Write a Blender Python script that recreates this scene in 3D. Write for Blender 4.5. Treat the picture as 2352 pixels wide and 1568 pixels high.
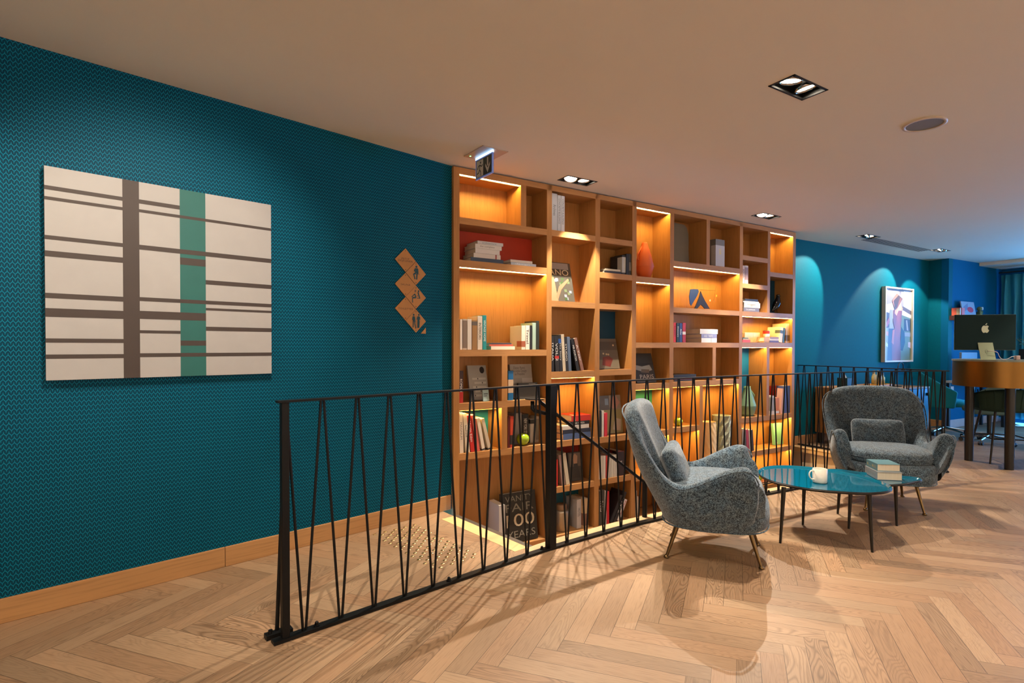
import bpy, bmesh, math, random
from mathutils import Vector, Matrix
from math import sin, cos, pi, radians, sqrt, atan2, hypot
random.seed(7)
for o in list(bpy.data.objects): bpy.data.objects.remove(o)
sc = bpy.context.scene
COL = sc.collection

# ------------------------------------------------------------------ camera
FPX, PITCH, ROLL, CX, CY, CAMZ = 1262.13, 0.0144491, 0.00315, 1255.0, 812.22, 1.236
_cp, _sp, _cr, _sr = cos(PITCH), sin(PITCH), cos(ROLL), sin(ROLL)
_M = Matrix(((1, 0, 0), (0, -_sp, -_cp), (0, _cp, -_sp)))
RC = Matrix(((_cr, -_sr, 0), (_sr, _cr, 0), (0, 0, 1))) @ _M          # world -> camera (x right, y down, z forward)
cam = bpy.data.cameras.new('camera'); co = bpy.data.objects.new('camera', cam); COL.objects.link(co)
cam.sensor_width = 36; cam.lens = FPX * 36 / 2352
cam.shift_x = -(CX - 1176) / 2352; cam.shift_y = (CY - 784) / 2352
cam.clip_start = .05; cam.clip_end = 100
mw = Matrix((RC[0], -RC[1], -RC[2])).transposed().to_4x4(); mw.translation = (0, 0, CAMZ)
co.matrix_world = mw; sc.camera = co

# ------------------------------------------------------------------ world, exposure
W = bpy.data.worlds.new('world'); sc.world = W; W.use_nodes = True
bgn = W.node_tree.nodes['Background']; bgn.inputs[0].default_value = (.10, .42, 1.0, 1); bgn.inputs[1].default_value = 3.0
sc.view_settings.view_transform = 'Standard'; sc.view_settings.look = 'None'
sc.view_settings.gamma = 1; sc.view_settings.use_curve_mapping = False
sc.view_settings.exposure = 0.12
sc.cycles.use_denoising = True
sc.cycles.max_bounces = 7; sc.cycles.diffuse_bounces = 5; sc.cycles.glossy_bounces = 3; sc.cycles.transmission_bounces = 4
sc.cycles.transparent_max_bounces = 8; sc.cycles.sample_clamp_indirect = 6; sc.cycles.caustics_reflective = False; sc.cycles.caustics_refractive = False
SPOT_W = 175.0
LED = 330.0
H = 2.585
WARM = (1.0, .88, .72)

# ------------------------------------------------------------------ pixel rays -> points on real planes
CAM = Vector((0, 0, CAMZ))
def ray(x, y): return RC.transposed() @ Vector(((x - CX) / FPX, (y - CY) / FPX, 1))
def onz(x, y, z=0.0):
    d = ray(x, y); return CAM + d * ((z - CAMZ) / d.z)
def onpl(x, y, p0, n):
    d = ray(x, y); p = Vector((p0[0], p0[1], 0)); n = Vector((n[0], n[1], 0))
    return CAM + d * ((p - CAM).dot(n) / d.dot(n))

# ------------------------------------------------------------------ materials
def lin(c):
    return tuple((v / 12.92 if v <= .04045 else ((v + .055) / 1.055) ** 2.4) for v in [x / 255 for x in c])
MATS = {}
def nt(name):
    m = bpy.data.materials.new(name); m.use_nodes = True
    return m, m.node_tree, m.node_tree.nodes['Principled BSDF']
def nd(t, kind, **kw):
    n = t.nodes.new(kind)
    for k, v in kw.items():
        if k.startswith('i_'): n.inputs[k[2:]].default_value = v
        elif k.startswith('n_'): n.inputs[int(k[2:])].default_value = v
        else: setattr(n, k, v)
    return n
def mth(t, op, a, b=None, c=None):
    n = t.nodes.new('ShaderNodeMath'); n.operation = op
    for i, v in enumerate((a, b, c)):
        if v is None: continue
        if isinstance(v, (int, float)): n.inputs[i].default_value = v
        else: t.links.new(v, n.inputs[i])
    return n.outputs[0]
def mixc(t, f, a, b):
    n = t.nodes.new('ShaderNodeMix'); n.data_type = 'RGBA'
    for s, v in ((n.inputs[0], f), (n.inputs[6], a), (n.inputs[7], b)):
        if isinstance(v, (int, float)): s.default_value = v
        elif isinstance(v, tuple): s.default_value = (*v[:3], 1)
        else: t.links.new(v, s)
    return n.outputs[2]
def mat(name, rgb, rough=.6, metal=0.0, var=.08, scale=14, bump=0.0, bscale=200, stretch=None, coat=0, emit=0, spec=.5):
    if name in MATS: return MATS[name]
    m, t, p = nt(name); L = t.links
    tc = nd(t, 'ShaderNodeTexCoord'); mp = nd(t, 'ShaderNodeMapping'); L.new(tc.outputs['Object'], mp.inputs[0])
    if stretch: mp.inputs['Scale'].default_value = stretch
    no = nd(t, 'ShaderNodeTexNoise', i_Scale=scale, i_Detail=3.0); L.new(mp.outputs[0], no.inputs['Vector'])
    c = lin(rgb); a = tuple(v * (1 - var) for v in c); b = tuple(min(1, v * (1 + var)) for v in c)
    L.new(mixc(t, no.outputs[0], a, b), p.inputs['Base Color'])
    p.inputs['Roughness'].default_value = rough; p.inputs['Metallic'].default_value = metal
    p.inputs['Specular IOR Level'].default_value = spec
    if coat: p.inputs['Coat Weight'].default_value = coat; p.inputs['Coat Roughness'].default_value = .05
    if bump:
        n2 = nd(t, 'ShaderNodeTexNoise', i_Scale=bscale, i_Detail=2.0); L.new(mp.outputs[0], n2.inputs['Vector'])
        bp = nd(t, 'ShaderNodeBump', i_Strength=bump, i_Distance=.002); L.new(n2.outputs[0], bp.inputs['Height']); L.new(bp.outputs[0], p.inputs['Normal'])
    if emit:
        p.inputs['Emission Color'].default_value = (*c, 1); p.inputs['Emission Strength'].default_value = emit
    MATS[name] = m; return m
def emis(name, rgb, s):
    if name in MATS: return MATS[name]
    m = bpy.data.materials.new(name); m.use_nodes = True; t = m.node_tree; t.nodes.clear()
    e = nd(t, 'ShaderNodeEmission'); e.inputs[0].default_value = (*rgb, 1); e.inputs[1].default_value = s
    o = nd(t, 'ShaderNodeOutputMaterial'); t.links.new(e.outputs[0], o.inputs[0]); MATS[name] = m; return m
def wood(name, ca, cb, axis='Z', rough=.45, scale=1.0, dark=.75):
    """veneer whose grain runs along the given object axis"""
    if name in MATS: return MATS[name]
    m, t, p = nt(name); L = t.links
    tc = nd(t, 'ShaderNodeTexCoord'); mp = nd(t, 'ShaderNodeMapping'); L.new(tc.outputs['Object'], mp.inputs[0])
    s = {'X': (.6, 14, 14), 'Y': (14, .6, 14), 'Z': (14, 14, .6)}[axis]
    mp.inputs['Scale'].default_value = tuple(v * scale for v in s)
    n1 = nd(t, 'ShaderNodeTexNoise', i_Scale=1.3, i_Detail=4.0, i_Distortion=.6); L.new(mp.outputs[0], n1.inputs['Vector'])
    n2 = nd(t, 'ShaderNodeTexNoise', i_Scale=11.0, i_Detail=3.0); L.new(mp.outputs[0], n2.inputs['Vector'])
    c = mixc(t, n1.outputs[0], lin(ca), lin(cb))
    k = nd(t, 'ShaderNodeMapRange', n_1=.5, n_2=.68, n_3=0.0, n_4=.5); L.new(n2.outputs[0], k.inputs[0])
    c2 = mixc(t, k.outputs[0], c, tuple(v * dark for v in lin(ca)))
    L.new(c2, p.inputs['Base Color']); p.inputs['Roughness'].default_value = rough; p.inputs['Specular IOR Level'].default_value = .35
    MATS[name] = m; return m
def setup_floor():
    m, t, p = nt('oak_herringbone'); L = t.links
    uv = nd(t, 'ShaderNodeUVMap', uv_map='local'); ed = nd(t, 'ShaderNodeUVMap', uv_map='edge')
    at = nd(t, 'ShaderNodeAttribute', attribute_name='tint')
    mp = nd(t, 'ShaderNodeMapping'); L.new(uv.outputs[0], mp.inputs[0]); mp.inputs['Scale'].default_value = (11, 1.9, 1)
    n1 = nd(t, 'ShaderNodeTexNoise', i_Scale=1.0, i_Detail=1.0, i_Distortion=.3); L.new(mp.outputs[0], n1.inputs['Vector'])
    # growth-ring figure: rings of a slowly varying field
    ring = mth(t, 'FRACT', mth(t, 'MULTIPLY', n1.outputs[0], 24.0))
    tri = mth(t, 'ABSOLUTE', mth(t, 'SUBTRACT', ring, .5))
    line = nd(t, 'ShaderNodeMapRange', n_1=.02, n_2=.30, n_3=1.0, n_4=0.0); L.new(tri, line.inputs[0])
    mp2 = nd(t, 'ShaderNodeMapping'); L.new(uv.outputs[0], mp2.inputs[0]); mp2.inputs['Scale'].default_value = (240, 9, 1)
    n2 = nd(t, 'ShaderNodeTexNoise', i_Scale=1.0, i_Detail=3.0); L.new(mp2.outputs[0], n2.inputs['Vector'])
    sep = nd(t, 'ShaderNodeSeparateColor'); L.new(at.outputs['Color'], sep.inputs[0])
    base = mixc(t, sep.outputs[0], lin((138, 112, 86)), lin((168, 139, 109)))
    base = mixc(t, mth(t, 'MULTIPLY', sep.outputs[1], .45), base, lin((168, 126, 92)))
    k = mth(t, 'MULTIPLY', line.outputs[0], mth(t, 'MULTIPLY', sep.outputs[2], .62))
    c = mixc(t, k, base, lin((88, 64, 44)))
    f = nd(t, 'ShaderNodeMapRange', n_1=.5, n_2=.72, n_3=0.0, n_4=.45); L.new(n2.outputs[0], f.inputs[0])
    c = mixc(t, f.outputs[0], c, lin((108, 80, 56)))
    se = nd(t, 'ShaderNodeSeparateXYZ'); L.new(ed.outputs[0], se.inputs[0])
    a = mth(t, 'MINIMUM', se.outputs[0], mth(t, 'SUBTRACT', .09, se.outputs[0]))
    b = mth(t, 'MINIMUM', se.outputs[1], mth(t, 'SUBTRACT', .60, se.outputs[1]))
    e = mth(t, 'LESS_THAN', mth(t, 'MINIMUM', a, b), .0011)
    c = mixc(t, mth(t, 'MULTIPLY', e, .8), c, lin((60, 40, 24)))
    L.new(c, p.inputs['Base Color'])
    r = mth(t, 'ADD', .42, mth(t, 'MULTIPLY', n2.outputs[0], .12)); L.new(r, p.inputs['Roughness'])
    bp = nd(t, 'ShaderNodeBump', i_Strength=.35, i_Distance=.001)
    L.new(mth(t, 'SUBTRACT', mth(t, 'MULTIPLY', n2.outputs[0], .3), e), bp.inputs['Height']); L.new(bp.outputs[0], p.inputs['Normal'])
    p.inputs['Specular IOR Level'].default_value = .4
    MATS['floor'] = m
setup_floor()
def setup_paper():
    """teal wallpaper with a fine linked-chevron line drawing (object X along the wall, Z up)"""
    m, t, p = nt('chevron_wallpaper'); L = t.links
    tc = nd(t, 'ShaderNodeTexCoord'); s = nd(t, 'ShaderNodeSeparateXYZ'); L.new(tc.outputs['Object'], s.inputs[0])
    PX, PZ = .0172, .0218
    u = mth(t, 'FRACT', mth(t, 'DIVIDE', s.outputs[0], PX))
    tri = mth(t, 'ABSOLUTE', mth(t, 'SUBTRACT', u, .5))                      # 0 at middle, .5 at the ends
    v = mth(t, 'FRACT', mth(t, 'ADD', mth(t, 'DIVIDE', s.outputs[2], PZ), mth(t, 'MULTIPLY', tri, 1.0)))
    dz = mth(t, 'ABSOLUTE', mth(t, 'SUBTRACT', v, .5))
    zig = nd(t, 'ShaderNodeMapRange', n_1=.065, n_2=.115, n_3=1.0, n_4=0.0); L.new(dz, zig.inputs[0])
    vv = mth(t, 'SUBTRACT', v, .5)
    st1 = mth(t, 'MULTIPLY', mth(t, 'LESS_THAN', tri, .055), mth(t, 'MULTIPLY', mth(t, 'GREATER_THAN', vv, 0.0), mth(t, 'LESS_THAN', vv, .36)))
    st2 = mth(t, 'MULTIPLY', mth(t, 'GREATER_THAN', tri, .445), mth(t, 'MULTIPLY', mth(t, 'LESS_THAN', vv, 0.0), mth(t, 'GREATER_THAN', vv, -.36)))
    f = mth(t, 'MINIMUM', 1.0, mth(t, 'ADD', zig.outputs[0], mth(t, 'ADD', st1, st2)))
    no = nd(t, 'ShaderNodeTexNoise', i_Scale=3.0, i_Detail=2.0); L.new(tc.outputs['Object'], no.inputs['Vector'])
    c0 = mixc(t, no.outputs[0], lin((0, 48, 66)), lin((0, 56, 76)))
    L.new(mixc(t, f, c0, lin((0, 118, 144))), p.inputs['Base Color'])
    p.inputs['Roughness'].default_value = .6; p.inputs['Specular IOR Level'].default_value = .12
    MATS['paper'] = m
setup_paper()
def setup_ribbed():
    m, t, p = nt('ribbed_wallcover'); L = t.links
    tc = nd(t, 'ShaderNodeTexCoord'); s = nd(t, 'ShaderNodeSeparateXYZ'); L.new(tc.outputs['Object'], s.inputs[0])
    w = mth(t, 'FRACT', mth(t, 'DIVIDE', s.outputs[2], .018)); w = mth(t, 'GREATER_THAN', w, .8)
    no = nd(t, 'ShaderNodeTexNoise', i_Scale=40.0, i_Detail=2.0); L.new(tc.outputs['Object'], no.inputs['Vector'])
    c = mixc(t, no.outputs[0], lin((0, 88, 106)), lin((0, 100, 118)))
    L.new(mixc(t, mth(t, 'MULTIPLY', w, .35), c, lin((0, 56, 70))), p.inputs['Base Color'])
    p.inputs['Roughness'].default_value = .6; p.inputs['Specular IOR Level'].default_value = .12; MATS['ribbed'] = m
setup_ribbed()
def setup_tweed():
    m, t, p = nt('tweed'); L = t.links
    tc = nd(t, 'ShaderNodeTexCoord')
    def noi(sc_, st, d=2.0):
        mp = nd(t, 'ShaderNodeMapping'); mp.inputs['Scale'].default_value = st; L.new(tc.outputs['Object'], mp.inputs[0])
        n = nd(t, 'ShaderNodeTexNoise', i_Scale=sc_, i_Detail=d); L.new(mp.outputs[0], n.inputs['Vector']); return n.outputs[0]
    a = noi(120, (1, 1, 3)); b = noi(120, (2.5, 2.5, .8)); c = noi(45, (1, 1, 1))
    k = mth(t, 'ADD', mth(t, 'MULTIPLY', mth(t, 'ADD', a, b), .42), mth(t, 'MULTIPLY', c, .16))
    r = nd(t, 'ShaderNodeMapRange', n_1=.44, n_2=.57, n_3=0.0, n_4=1.0); L.new(k, r.inputs[0])
    d = noi(22, (1, 1, 1), 1.0)
    hi = mixc(t, d, lin((118, 126, 128)), lin((78, 108, 130)))
    lo = mixc(t, d, lin((20, 23, 28)), lin((24, 38, 52)))
    L.new(mixc(t, r.outputs[0], lo, hi), p.inputs['Base Color']); p.inputs['Roughness'].default_value = .9
    p.inputs['Specular IOR Level'].default_value = .15; p.inputs['Sheen Weight'].default_value = .25
    bp = nd(t, 'ShaderNodeBump', i_Strength=.6, i_Distance=.002); L.new(k, bp.inputs['Height']); L.new(bp.outputs[0], p.inputs['Normal'])
    MATS['tweed'] = m
setup_tweed()
def setup_glass():
    m = bpy.data.materials.new('window_glass'); m.use_nodes = True; t = m.node_tree; t.nodes.clear()
    a = nd(t, 'ShaderNodeBsdfTransparent'); b = nd(t, 'ShaderNodeBsdfGlossy'); b.inputs['Roughness'].default_value = .02
    x = nd(t, 'ShaderNodeMixShader'); x.inputs[0].default_value = .08; o = nd(t, 'ShaderNodeOutputMaterial')
    t.links.new(a.outputs[0], x.inputs[1]); t.links.new(b.outputs[0], x.inputs[2]); t.links.new(x.outputs[0], o.inputs[0]); MATS['glass'] = m
setup_glass()
OAKV = wood('oak_upright', (158, 108, 56), (182, 128, 72), 'Z')
OAKH = wood('oak_shelf', (166, 116, 66), (188, 136, 82), 'X')
TRIMW = wood('oak_trim', (164, 120, 76), (184, 138, 90), 'X', scale=.6)
BOARD = wood('oak_board', (196, 164, 122), (214, 184, 142), 'X', scale=.5)
CEIL = mat('ceiling_paint', (226, 218, 198), .9, var=.015, scale=2, spec=.2)
STEEL = mat('black_steel', (9, 8, 8), .5, .0, spec=.25, var=.1, bump=.1, bscale=120)
BLACK = mat('black', (14, 14, 15), .5)
BRASS = mat('brass', (176, 134, 72), .28, 1.0, var=.1)
PAGES = mat('book_pages', (214, 200, 176), .8, var=.12, scale=3, stretch=(60, 1, 1))
ALU = mat('brushed_steel', (150, 146, 138), .35, .9, var=.1)
CHROME = mat('chrome', (190, 190, 190), .12, 1.0, var=.02)
WHITE = mat('white_enamel', (226, 222, 214), .3)
def cm(rgb, rough=.5, **k): return mat('colour_%d_%d_%d_%d' % (*rgb, int(rough * 100)), rgb, rough, var=.05, **k)

# ------------------------------------------------------------------ mesh tools
class MB:
    def __init__(s): s.v = []; s.f = []; s.m = []; s.sm = []
    def add(s, vs, fs, mi=0, sm=False):
        b = len(s.v); s.v += [tuple(v) for v in vs]
        for f in fs: s.f.append(tuple(i + b for i in f)); s.m.append(mi); s.sm.append(sm)
        return s
    def box(s, x0, y0, z0, x1, y1, z1, mi=0, M=None):
        if x0 > x1: x0, x1 = x1, x0
        if y0 > y1: y0, y1 = y1, y0
        if z0 > z1: z0, z1 = z1, z0
        vs = [Vector(p) for p in ((x0, y0, z0), (x1, y0, z0), (x1, y1, z0), (x0, y1, z0), (x0, y0, z1), (x1, y0, z1), (x1, y1, z1), (x0, y1, z1))]
        if M: vs = [M @ v for v in vs]
        return s.add(vs, [(0, 3, 2, 1), (4, 5, 6, 7), (0, 1, 5, 4), (1, 2, 6, 5), (2, 3, 7, 6), (3, 0, 4, 7)], mi)
    def cyl(s, p0, p1, r0, r1=None, n=20, mi=0, caps=True, sm=True):
        r1 = r0 if r1 is None else r1; p0, p1 = Vector(p0), Vector(p1); d = (p1 - p0).normalized()
        a = d.orthogonal().normalized(); b = d.cross(a); vs = []
        for p, r in ((p0, r0), (p1, r1)):
            for i in range(n): t = 2 * pi * i / n; vs.append(p + (a * cos(t) + b * sin(t)) * r)
        s.add(vs, [(i, (i + 1) % n, n + (i + 1) % n, n + i) for i in range(n)], mi, sm)
        if caps: s.add(vs[:n], [tuple(reversed(range(n)))], mi); s.add(vs[n:], [tuple(range(n))], mi)
        return s
    def lathe(s, prof, n=28, c=(0, 0, 0), mi=0, sm=True, M=None):
        vs = []; k = len(prof)
        for r, z in prof:
            for i in range(n): t = 2 * pi * i / n; vs.append(Vector((c[0] + r * cos(t), c[1] + r * sin(t), c[2] + z)))
        if M: vs = [M @ v for v in vs]
        fs = [(j * n + i, j * n + (i + 1) % n, (j + 1) * n + (i + 1) % n, (j + 1) * n + i) for j in range(k - 1) for i in range(n)]
        fs2 = [f for f in fs]
        s.add(vs, fs2, mi, sm); return s
    def prism(s, poly, z0, z1, mi=0, M=None, mtop=None):
        n = len(poly); ar = sum(poly[i][0] * poly[(i + 1) % n][1] - poly[(i + 1) % n][0] * poly[i][1] for i in range(n))
        if ar < 0: poly = list(reversed(poly))
        vs = [Vector((p[0], p[1], z0)) for p in poly] + [Vector((p[0], p[1], z1)) for p in poly]
        if M: vs = [M @ v for v in vs]
        s.add(vs, [(i, (i + 1) % n, n + (i + 1) % n, n + i) for i in range(n)] + [tuple(reversed(range(n)))], mi)
        s.add(vs[n:], [tuple(range(n))], mi if mtop is None else mtop); return s
    def tube(s, pts, r, n=8, mi=0, closed=False):
        pts = [Vector(p) for p in pts]; k = len(pts); vs = []; up = None
        for i, p in enumerate(pts):
            a = pts[(i - 1) % k] if (i or closed) else p; b = pts[(i + 1) % k] if (i < k - 1 or closed) else p
            d = (b - a).normalized()
            if up is None: up = d.orthogonal().normalized()
            up = (up - d * up.dot(d)).normalized(); q = d.cross(up); rr = r[i] if isinstance(r, (list, tuple)) else r
            for j in range(n): t = 2 * pi * j / n; vs.append(p + (up * cos(t) + q * sin(t)) * rr)
        m = k if closed else k - 1
        fs = [(i * n + j, i * n + (j + 1) % n, ((i + 1) % k) * n + (j + 1) % n, ((i + 1) % k) * n + j) for i in range(m) for j in range(n)]
        if not closed: fs += [tuple(reversed(range(n))), tuple(range((k - 1) * n, k * n))]
        return s.add(vs, fs, mi, True)
    def bar(s, pts, w, h, mi=0, zoff=0):
        """flat bar of rectangular section w (across) x h (up) along a horizontal polyline"""
        pts = [Vector(p) for p in pts]; k = len(pts); vs = []
        for i, p in enumerate(pts):
            d = (pts[min(i + 1, k - 1)] - pts[max(i - 1, 0)]); d.z = 0; d.normalize(); q = Vector((-d.y, d.x, 0)) * w / 2
            for a, z in ((q, 0), (-q, 0), (-q, h), (q, h)): vs.append(p + a + Vector((0, 0, z + zoff)))
        fs = [(i * 4 + j, i * 4 + (j + 1) % 4, (i + 1) * 4 + (j + 1) % 4, (i + 1) * 4 + j) for i in range(k - 1) for j in range(4)]
        fs += [(3, 2, 1, 0), tuple(range((k - 1) * 4, k * 4))]
        return s.add(vs, fs, mi)
    def grid(s, rows, mi=0, closed=False, sm=True, cap=False):
        nr, nc = len(rows), len(rows[0]); vs = [p for r in rows for p in r]; m = nc if closed else nc - 1
        s.add(vs, [(i * nc + j, i * nc + (j + 1) % nc, (i + 1) * nc + (j + 1) % nc, (i + 1) * nc + j) for i in range(nr - 1) for j in range(m)], mi, sm)
        if cap: s.add(rows[0], [tuple(reversed(range(nc)))], mi, sm); s.add(rows[-1], [tuple(range(nc))], mi, sm)
        return s
    def sell(s, c, r, e1=.5, e2=.5, nu=24, nv=14, mi=0, M=None, fn=None):
        """superellipsoid"""
        sg = lambda v, e: math.copysign(abs(v) ** e, v); rows = []
        for j in range(nv + 1):
            ph = -pi / 2 + pi * j / nv; row = []
            for i in range(nu):
                th = 2 * pi * i / nu
                p = Vector((r[0] * sg(cos(ph), e1) * sg(cos(th), e2), r[1] * sg(cos(ph), e1) * sg(sin(th), e2), r[2] * sg(sin(ph), e1)))
                if fn: p = fn(p)
                p = p + Vector(c)
                row.append(M @ p if M else p)
            rows.append(row)
        return s.grid(rows, mi, True)
def obj(name, mb, mats, parent=None, mods=()):
    me = bpy.data.meshes.new(name); me.from_pydata([tuple(v) for v in mb.v], [], mb.f)
    mats = mats if isinstance(mats, (list, tuple)) else [mats]
    for m in mats: me.materials.append(m)
    me.polygons.foreach_set('material_index', mb.m); me.polygons.foreach_set('use_smooth', mb.sm)
    me.validate(); me.update()
    o = bpy.data.objects.new(name, me); COL.objects.link(o)
    if parent: o.parent = parent
    for md in mods:
        if md[0] == 'bevel': b = o.modifiers.new('b', 'BEVEL'); b.width = md[1]; b.segments = md[2]; b.limit_method = 'ANGLE'; b.angle_limit = radians(40)
        if md[0] == 'sub': b = o.modifiers.new('s', 'SUBSURF'); b.levels = md[1]; b.render_levels = md[1]
        if md[0] == 'solid': b = o.modifiers.new('t', 'SOLIDIFY'); b.thickness = md[1]; b.offset = md[2]
        if md[0] == 'weld': b = o.modifiers.new('w', 'WELD'); b.merge_threshold = .0005
    return o
def tag(o, label, cat, group=None, kind=None):
    if label: o['label'] = label
    if cat: o['category'] = cat
    if group: o['group'] = group
    if kind: o['kind'] = kind
    return o
def thing(name, label, cat, loc=(0, 0, 0), rz=0.0, group=None, M=None):
    o = bpy.data.objects.new(name, None); o.empty_display_size = .1; COL.objects.link(o)
    if M is not None: o.matrix_world = M
    else: o.location = loc; o.rotation_euler = (0, 0, rz)
    return tag(o, label, cat, group)
def struct(name, mb, mats, mods=()):
    o = obj(name, mb, mats, None, mods); o['kind'] = 'structure'; return o
def copy_tree(o, parent=None):
    c = o.copy(); COL.objects.link(c)
    if parent: c.parent = parent
    for ch in list(o.children): copy_tree(ch, c)
    return c
def text(name, body, parent, o, ex, ey, w=None, h=None, m=None, lift=.0004, spacing=1.0):
    """lettering laid flat: o = centre, ex/ey = writing and up directions, fitted to w x h"""
    cu = bpy.data.curves.new('t', 'FONT'); cu.body = body; cu.size = 1; cu.align_x = 'CENTER'; cu.space_character = spacing; cu.space_line = .85; cu.resolution_u = 3
    t = bpy.data.objects.new('t', cu); me = bpy.data.meshes.new_from_object(t)
    bpy.data.objects.remove(t); bpy.data.curves.remove(cu)
    xs = [v.co.x for v in me.vertices]; ys = [v.co.y for v in me.vertices]
    if not xs: return None
    cx, cy, bw, bh = (min(xs) + max(xs)) / 2, (min(ys) + max(ys)) / 2, max(xs) - min(xs), max(ys) - min(ys)
    sx = (w / bw) if w else None; sy = (h / bh) if h else None; sx = sx or sy; sy = sy or sx
    ex, ey, o = Vector(ex), Vector(ey), Vector(o); n = ex.cross(ey)
    for v in me.vertices: v.co = o + ex * ((v.co.x - cx) * sx) + ey * ((v.co.y - cy) * sy) + n * lift
    me.name = name; me.materials.clear(); me.materials.append(m or BLACK)
    ob = bpy.data.objects.new(name, me); COL.objects.link(ob); ob.parent = parent; return ob
def catmull(pts, n=6, closed=False):
    P = [Vector(p) for p in pts]; k = len(P); out = []
    rng = range(k) if closed else range(k - 1)
    for i in rng:
        p0 = P[(i - 1) % k] if (closed or i) else P[0] * 2 - P[1]; p1 = P[i]; p2 = P[(i + 1) % k]
        p3 = P[(i + 2) % k] if (closed or i < k - 2) else P[-1] * 2 - P[-2]
        for j in range(n):
            t = j / n; out.append(.5 * ((2 * p1) + (p2 - p0) * t + (2 * p0 - 5 * p1 + 4 * p2 - p3) * t * t + (3 * p1 - p0 - 3 * p2 + p3) * t ** 3))
    if not closed: out.append(P[-1].copy())
    return out
def clip(poly, a, b, keep_left):
    """clip a convex polygon (list of 2d tuples) to one side of line a->b"""
    out = []; n = len(poly); dx, dy = b[0] - a[0], b[1] - a[1]
    sd = lambda p: ((dx) * (p[1] - a[1]) - (dy) * (p[0] - a[0])) * (1 if keep_left else -1)
    for i in range(n):
        p, q = poly[i], poly[(i + 1) % n]; sp_, sq = sd(p), sd(q)
        if sp_ >= 0: out.append(p)
        if (sp_ > 0 > sq) or (sp_ < 0 < sq):
            t = sp_ / (sp_ - sq); out.append((p[0] + (q[0] - p[0]) * t, p[1] + (q[1] - p[1]) * t))
    return out if len(out) >= 3 else []
def area(p): return abs(sum(p[i][0] * p[(i + 1) % len(p)][1] - p[(i + 1) % len(p)][0] * p[i][1] for i in range(len(p)))) / 2
def subtract(polys, hole):
    """remove a convex counter-clockwise hole from a list of convex polygons"""
    res = []
    hx = [p[0] for p in hole]; hy = [p[1] for p in hole]
    for poly in polys:
        if max(p[0] for p in poly) < min(hx) or min(p[0] for p in poly) > max(hx) or max(p[1] for p in poly) < min(hy) or min(p[1] for p in poly) > max(hy):
            res.append(poly); continue
        rest = poly
        for i in range(len(hole)):
            a, b = hole[i], hole[(i + 1) % len(hole)]
            out = clip(rest, a, b, False)
            if out and area(out) > 1e-7: res.append(out)
            rest = clip(rest, a, b, True)
            if not rest: break
    return res
def ccw(p):
    return p if sum(p[i][0] * p[(i + 1) % len(p)][1] - p[(i + 1) % len(p)][0] * p[i][1] for i in range(len(p))) > 0 else list(reversed(p))

# ------------------------------------------------------------------ plan of the place
V2 = lambda a, b=None: Vector((a, b)) if b is not None else Vector(a[:2])
BL = V2(-.6964, 4.1200); BR = V2(2.9210, 6.4755)
U = (BR - BL).normalized(); B = V2(-U.y, U.x); BLEN = (BR - BL).length; BANG = atan2(U.y, U.x); BD = .25
BM = Matrix.Translation((BL.x, BL.y, 0)) @ Matrix.Rotation(BANG, 4, 'Z')        # bookcase space: x along, y into, z up
W0 = V2(-2.4025, 2.4315); W1 = V2(-.7259, 4.1401); UL = (W1 - W0).normalized(); NL = V2(UL.y, -UL.x)
PA = BL + B * BD - U * .12
C0 = V2(3.1099, 6.8923); C1 = V2(5.989, 8.6313); C2 = V2(6.116, 8.3717); C3 = V2(7.6193, 9.2109); C4 = C3 + V2(.545, -.838) * 4.5
WB = W0 - UL * 3.4
C5, C6 = V2(8.4, -2.2), V2(-2.0, -3.2)

# near railing (black steel) follows a slow curve; far railing is its return
NEAR = catmull([(-1.09, 2.284, 0), (-.36, 2.968, 0), (.03, 3.325, 0), (.56, 3.738, 0), (.80, 3.895, 0), (1.30, 4.23, 0), (1.76, 4.52, 0), (2.17, 4.75, 0), (2.67, 5.02, 0), (3.23, 5.262, 0), (3.93, 5.40, 0)], 5)
FAR = [Vector((3.96, 5.41, 0)), Vector((3.66, 6.10, 0)), Vector((3.13, 7.03, 0))]
def offs(pl, d):
    out = []
    for i, p in enumerate(pl):
        t = (pl[min(i + 1, len(pl) - 1)] - pl[max(i - 1, 0)]).normalized(); out.append(V2(p.x - t.y * d, p.y + t.x * d))
    return out
OA = V2(-.108, 3.351)
inner = [q for q in offs(NEAR, .125) if q.x > OA.x + .06 and q.x < 3.60]
inner = [OA] + inner[::2] + [V2(3.80, 5.50)]
L0 = V2(-.665, 3.965)
farline = []
for i, q in enumerate(inner):
    t = i / (len(inner) - 1); farline.append(PA + (V2(3.02, 6.86) - PA) * t)
HOLES = [ccw([tuple(OA), tuple(L0), tuple(PA)])]
for i in range(len(inner) - 1):
    HOLES.append(ccw([tuple(inner[i]), tuple(inner[i + 1]), tuple(farline[i + 1]), tuple(farline[i])]))

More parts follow.
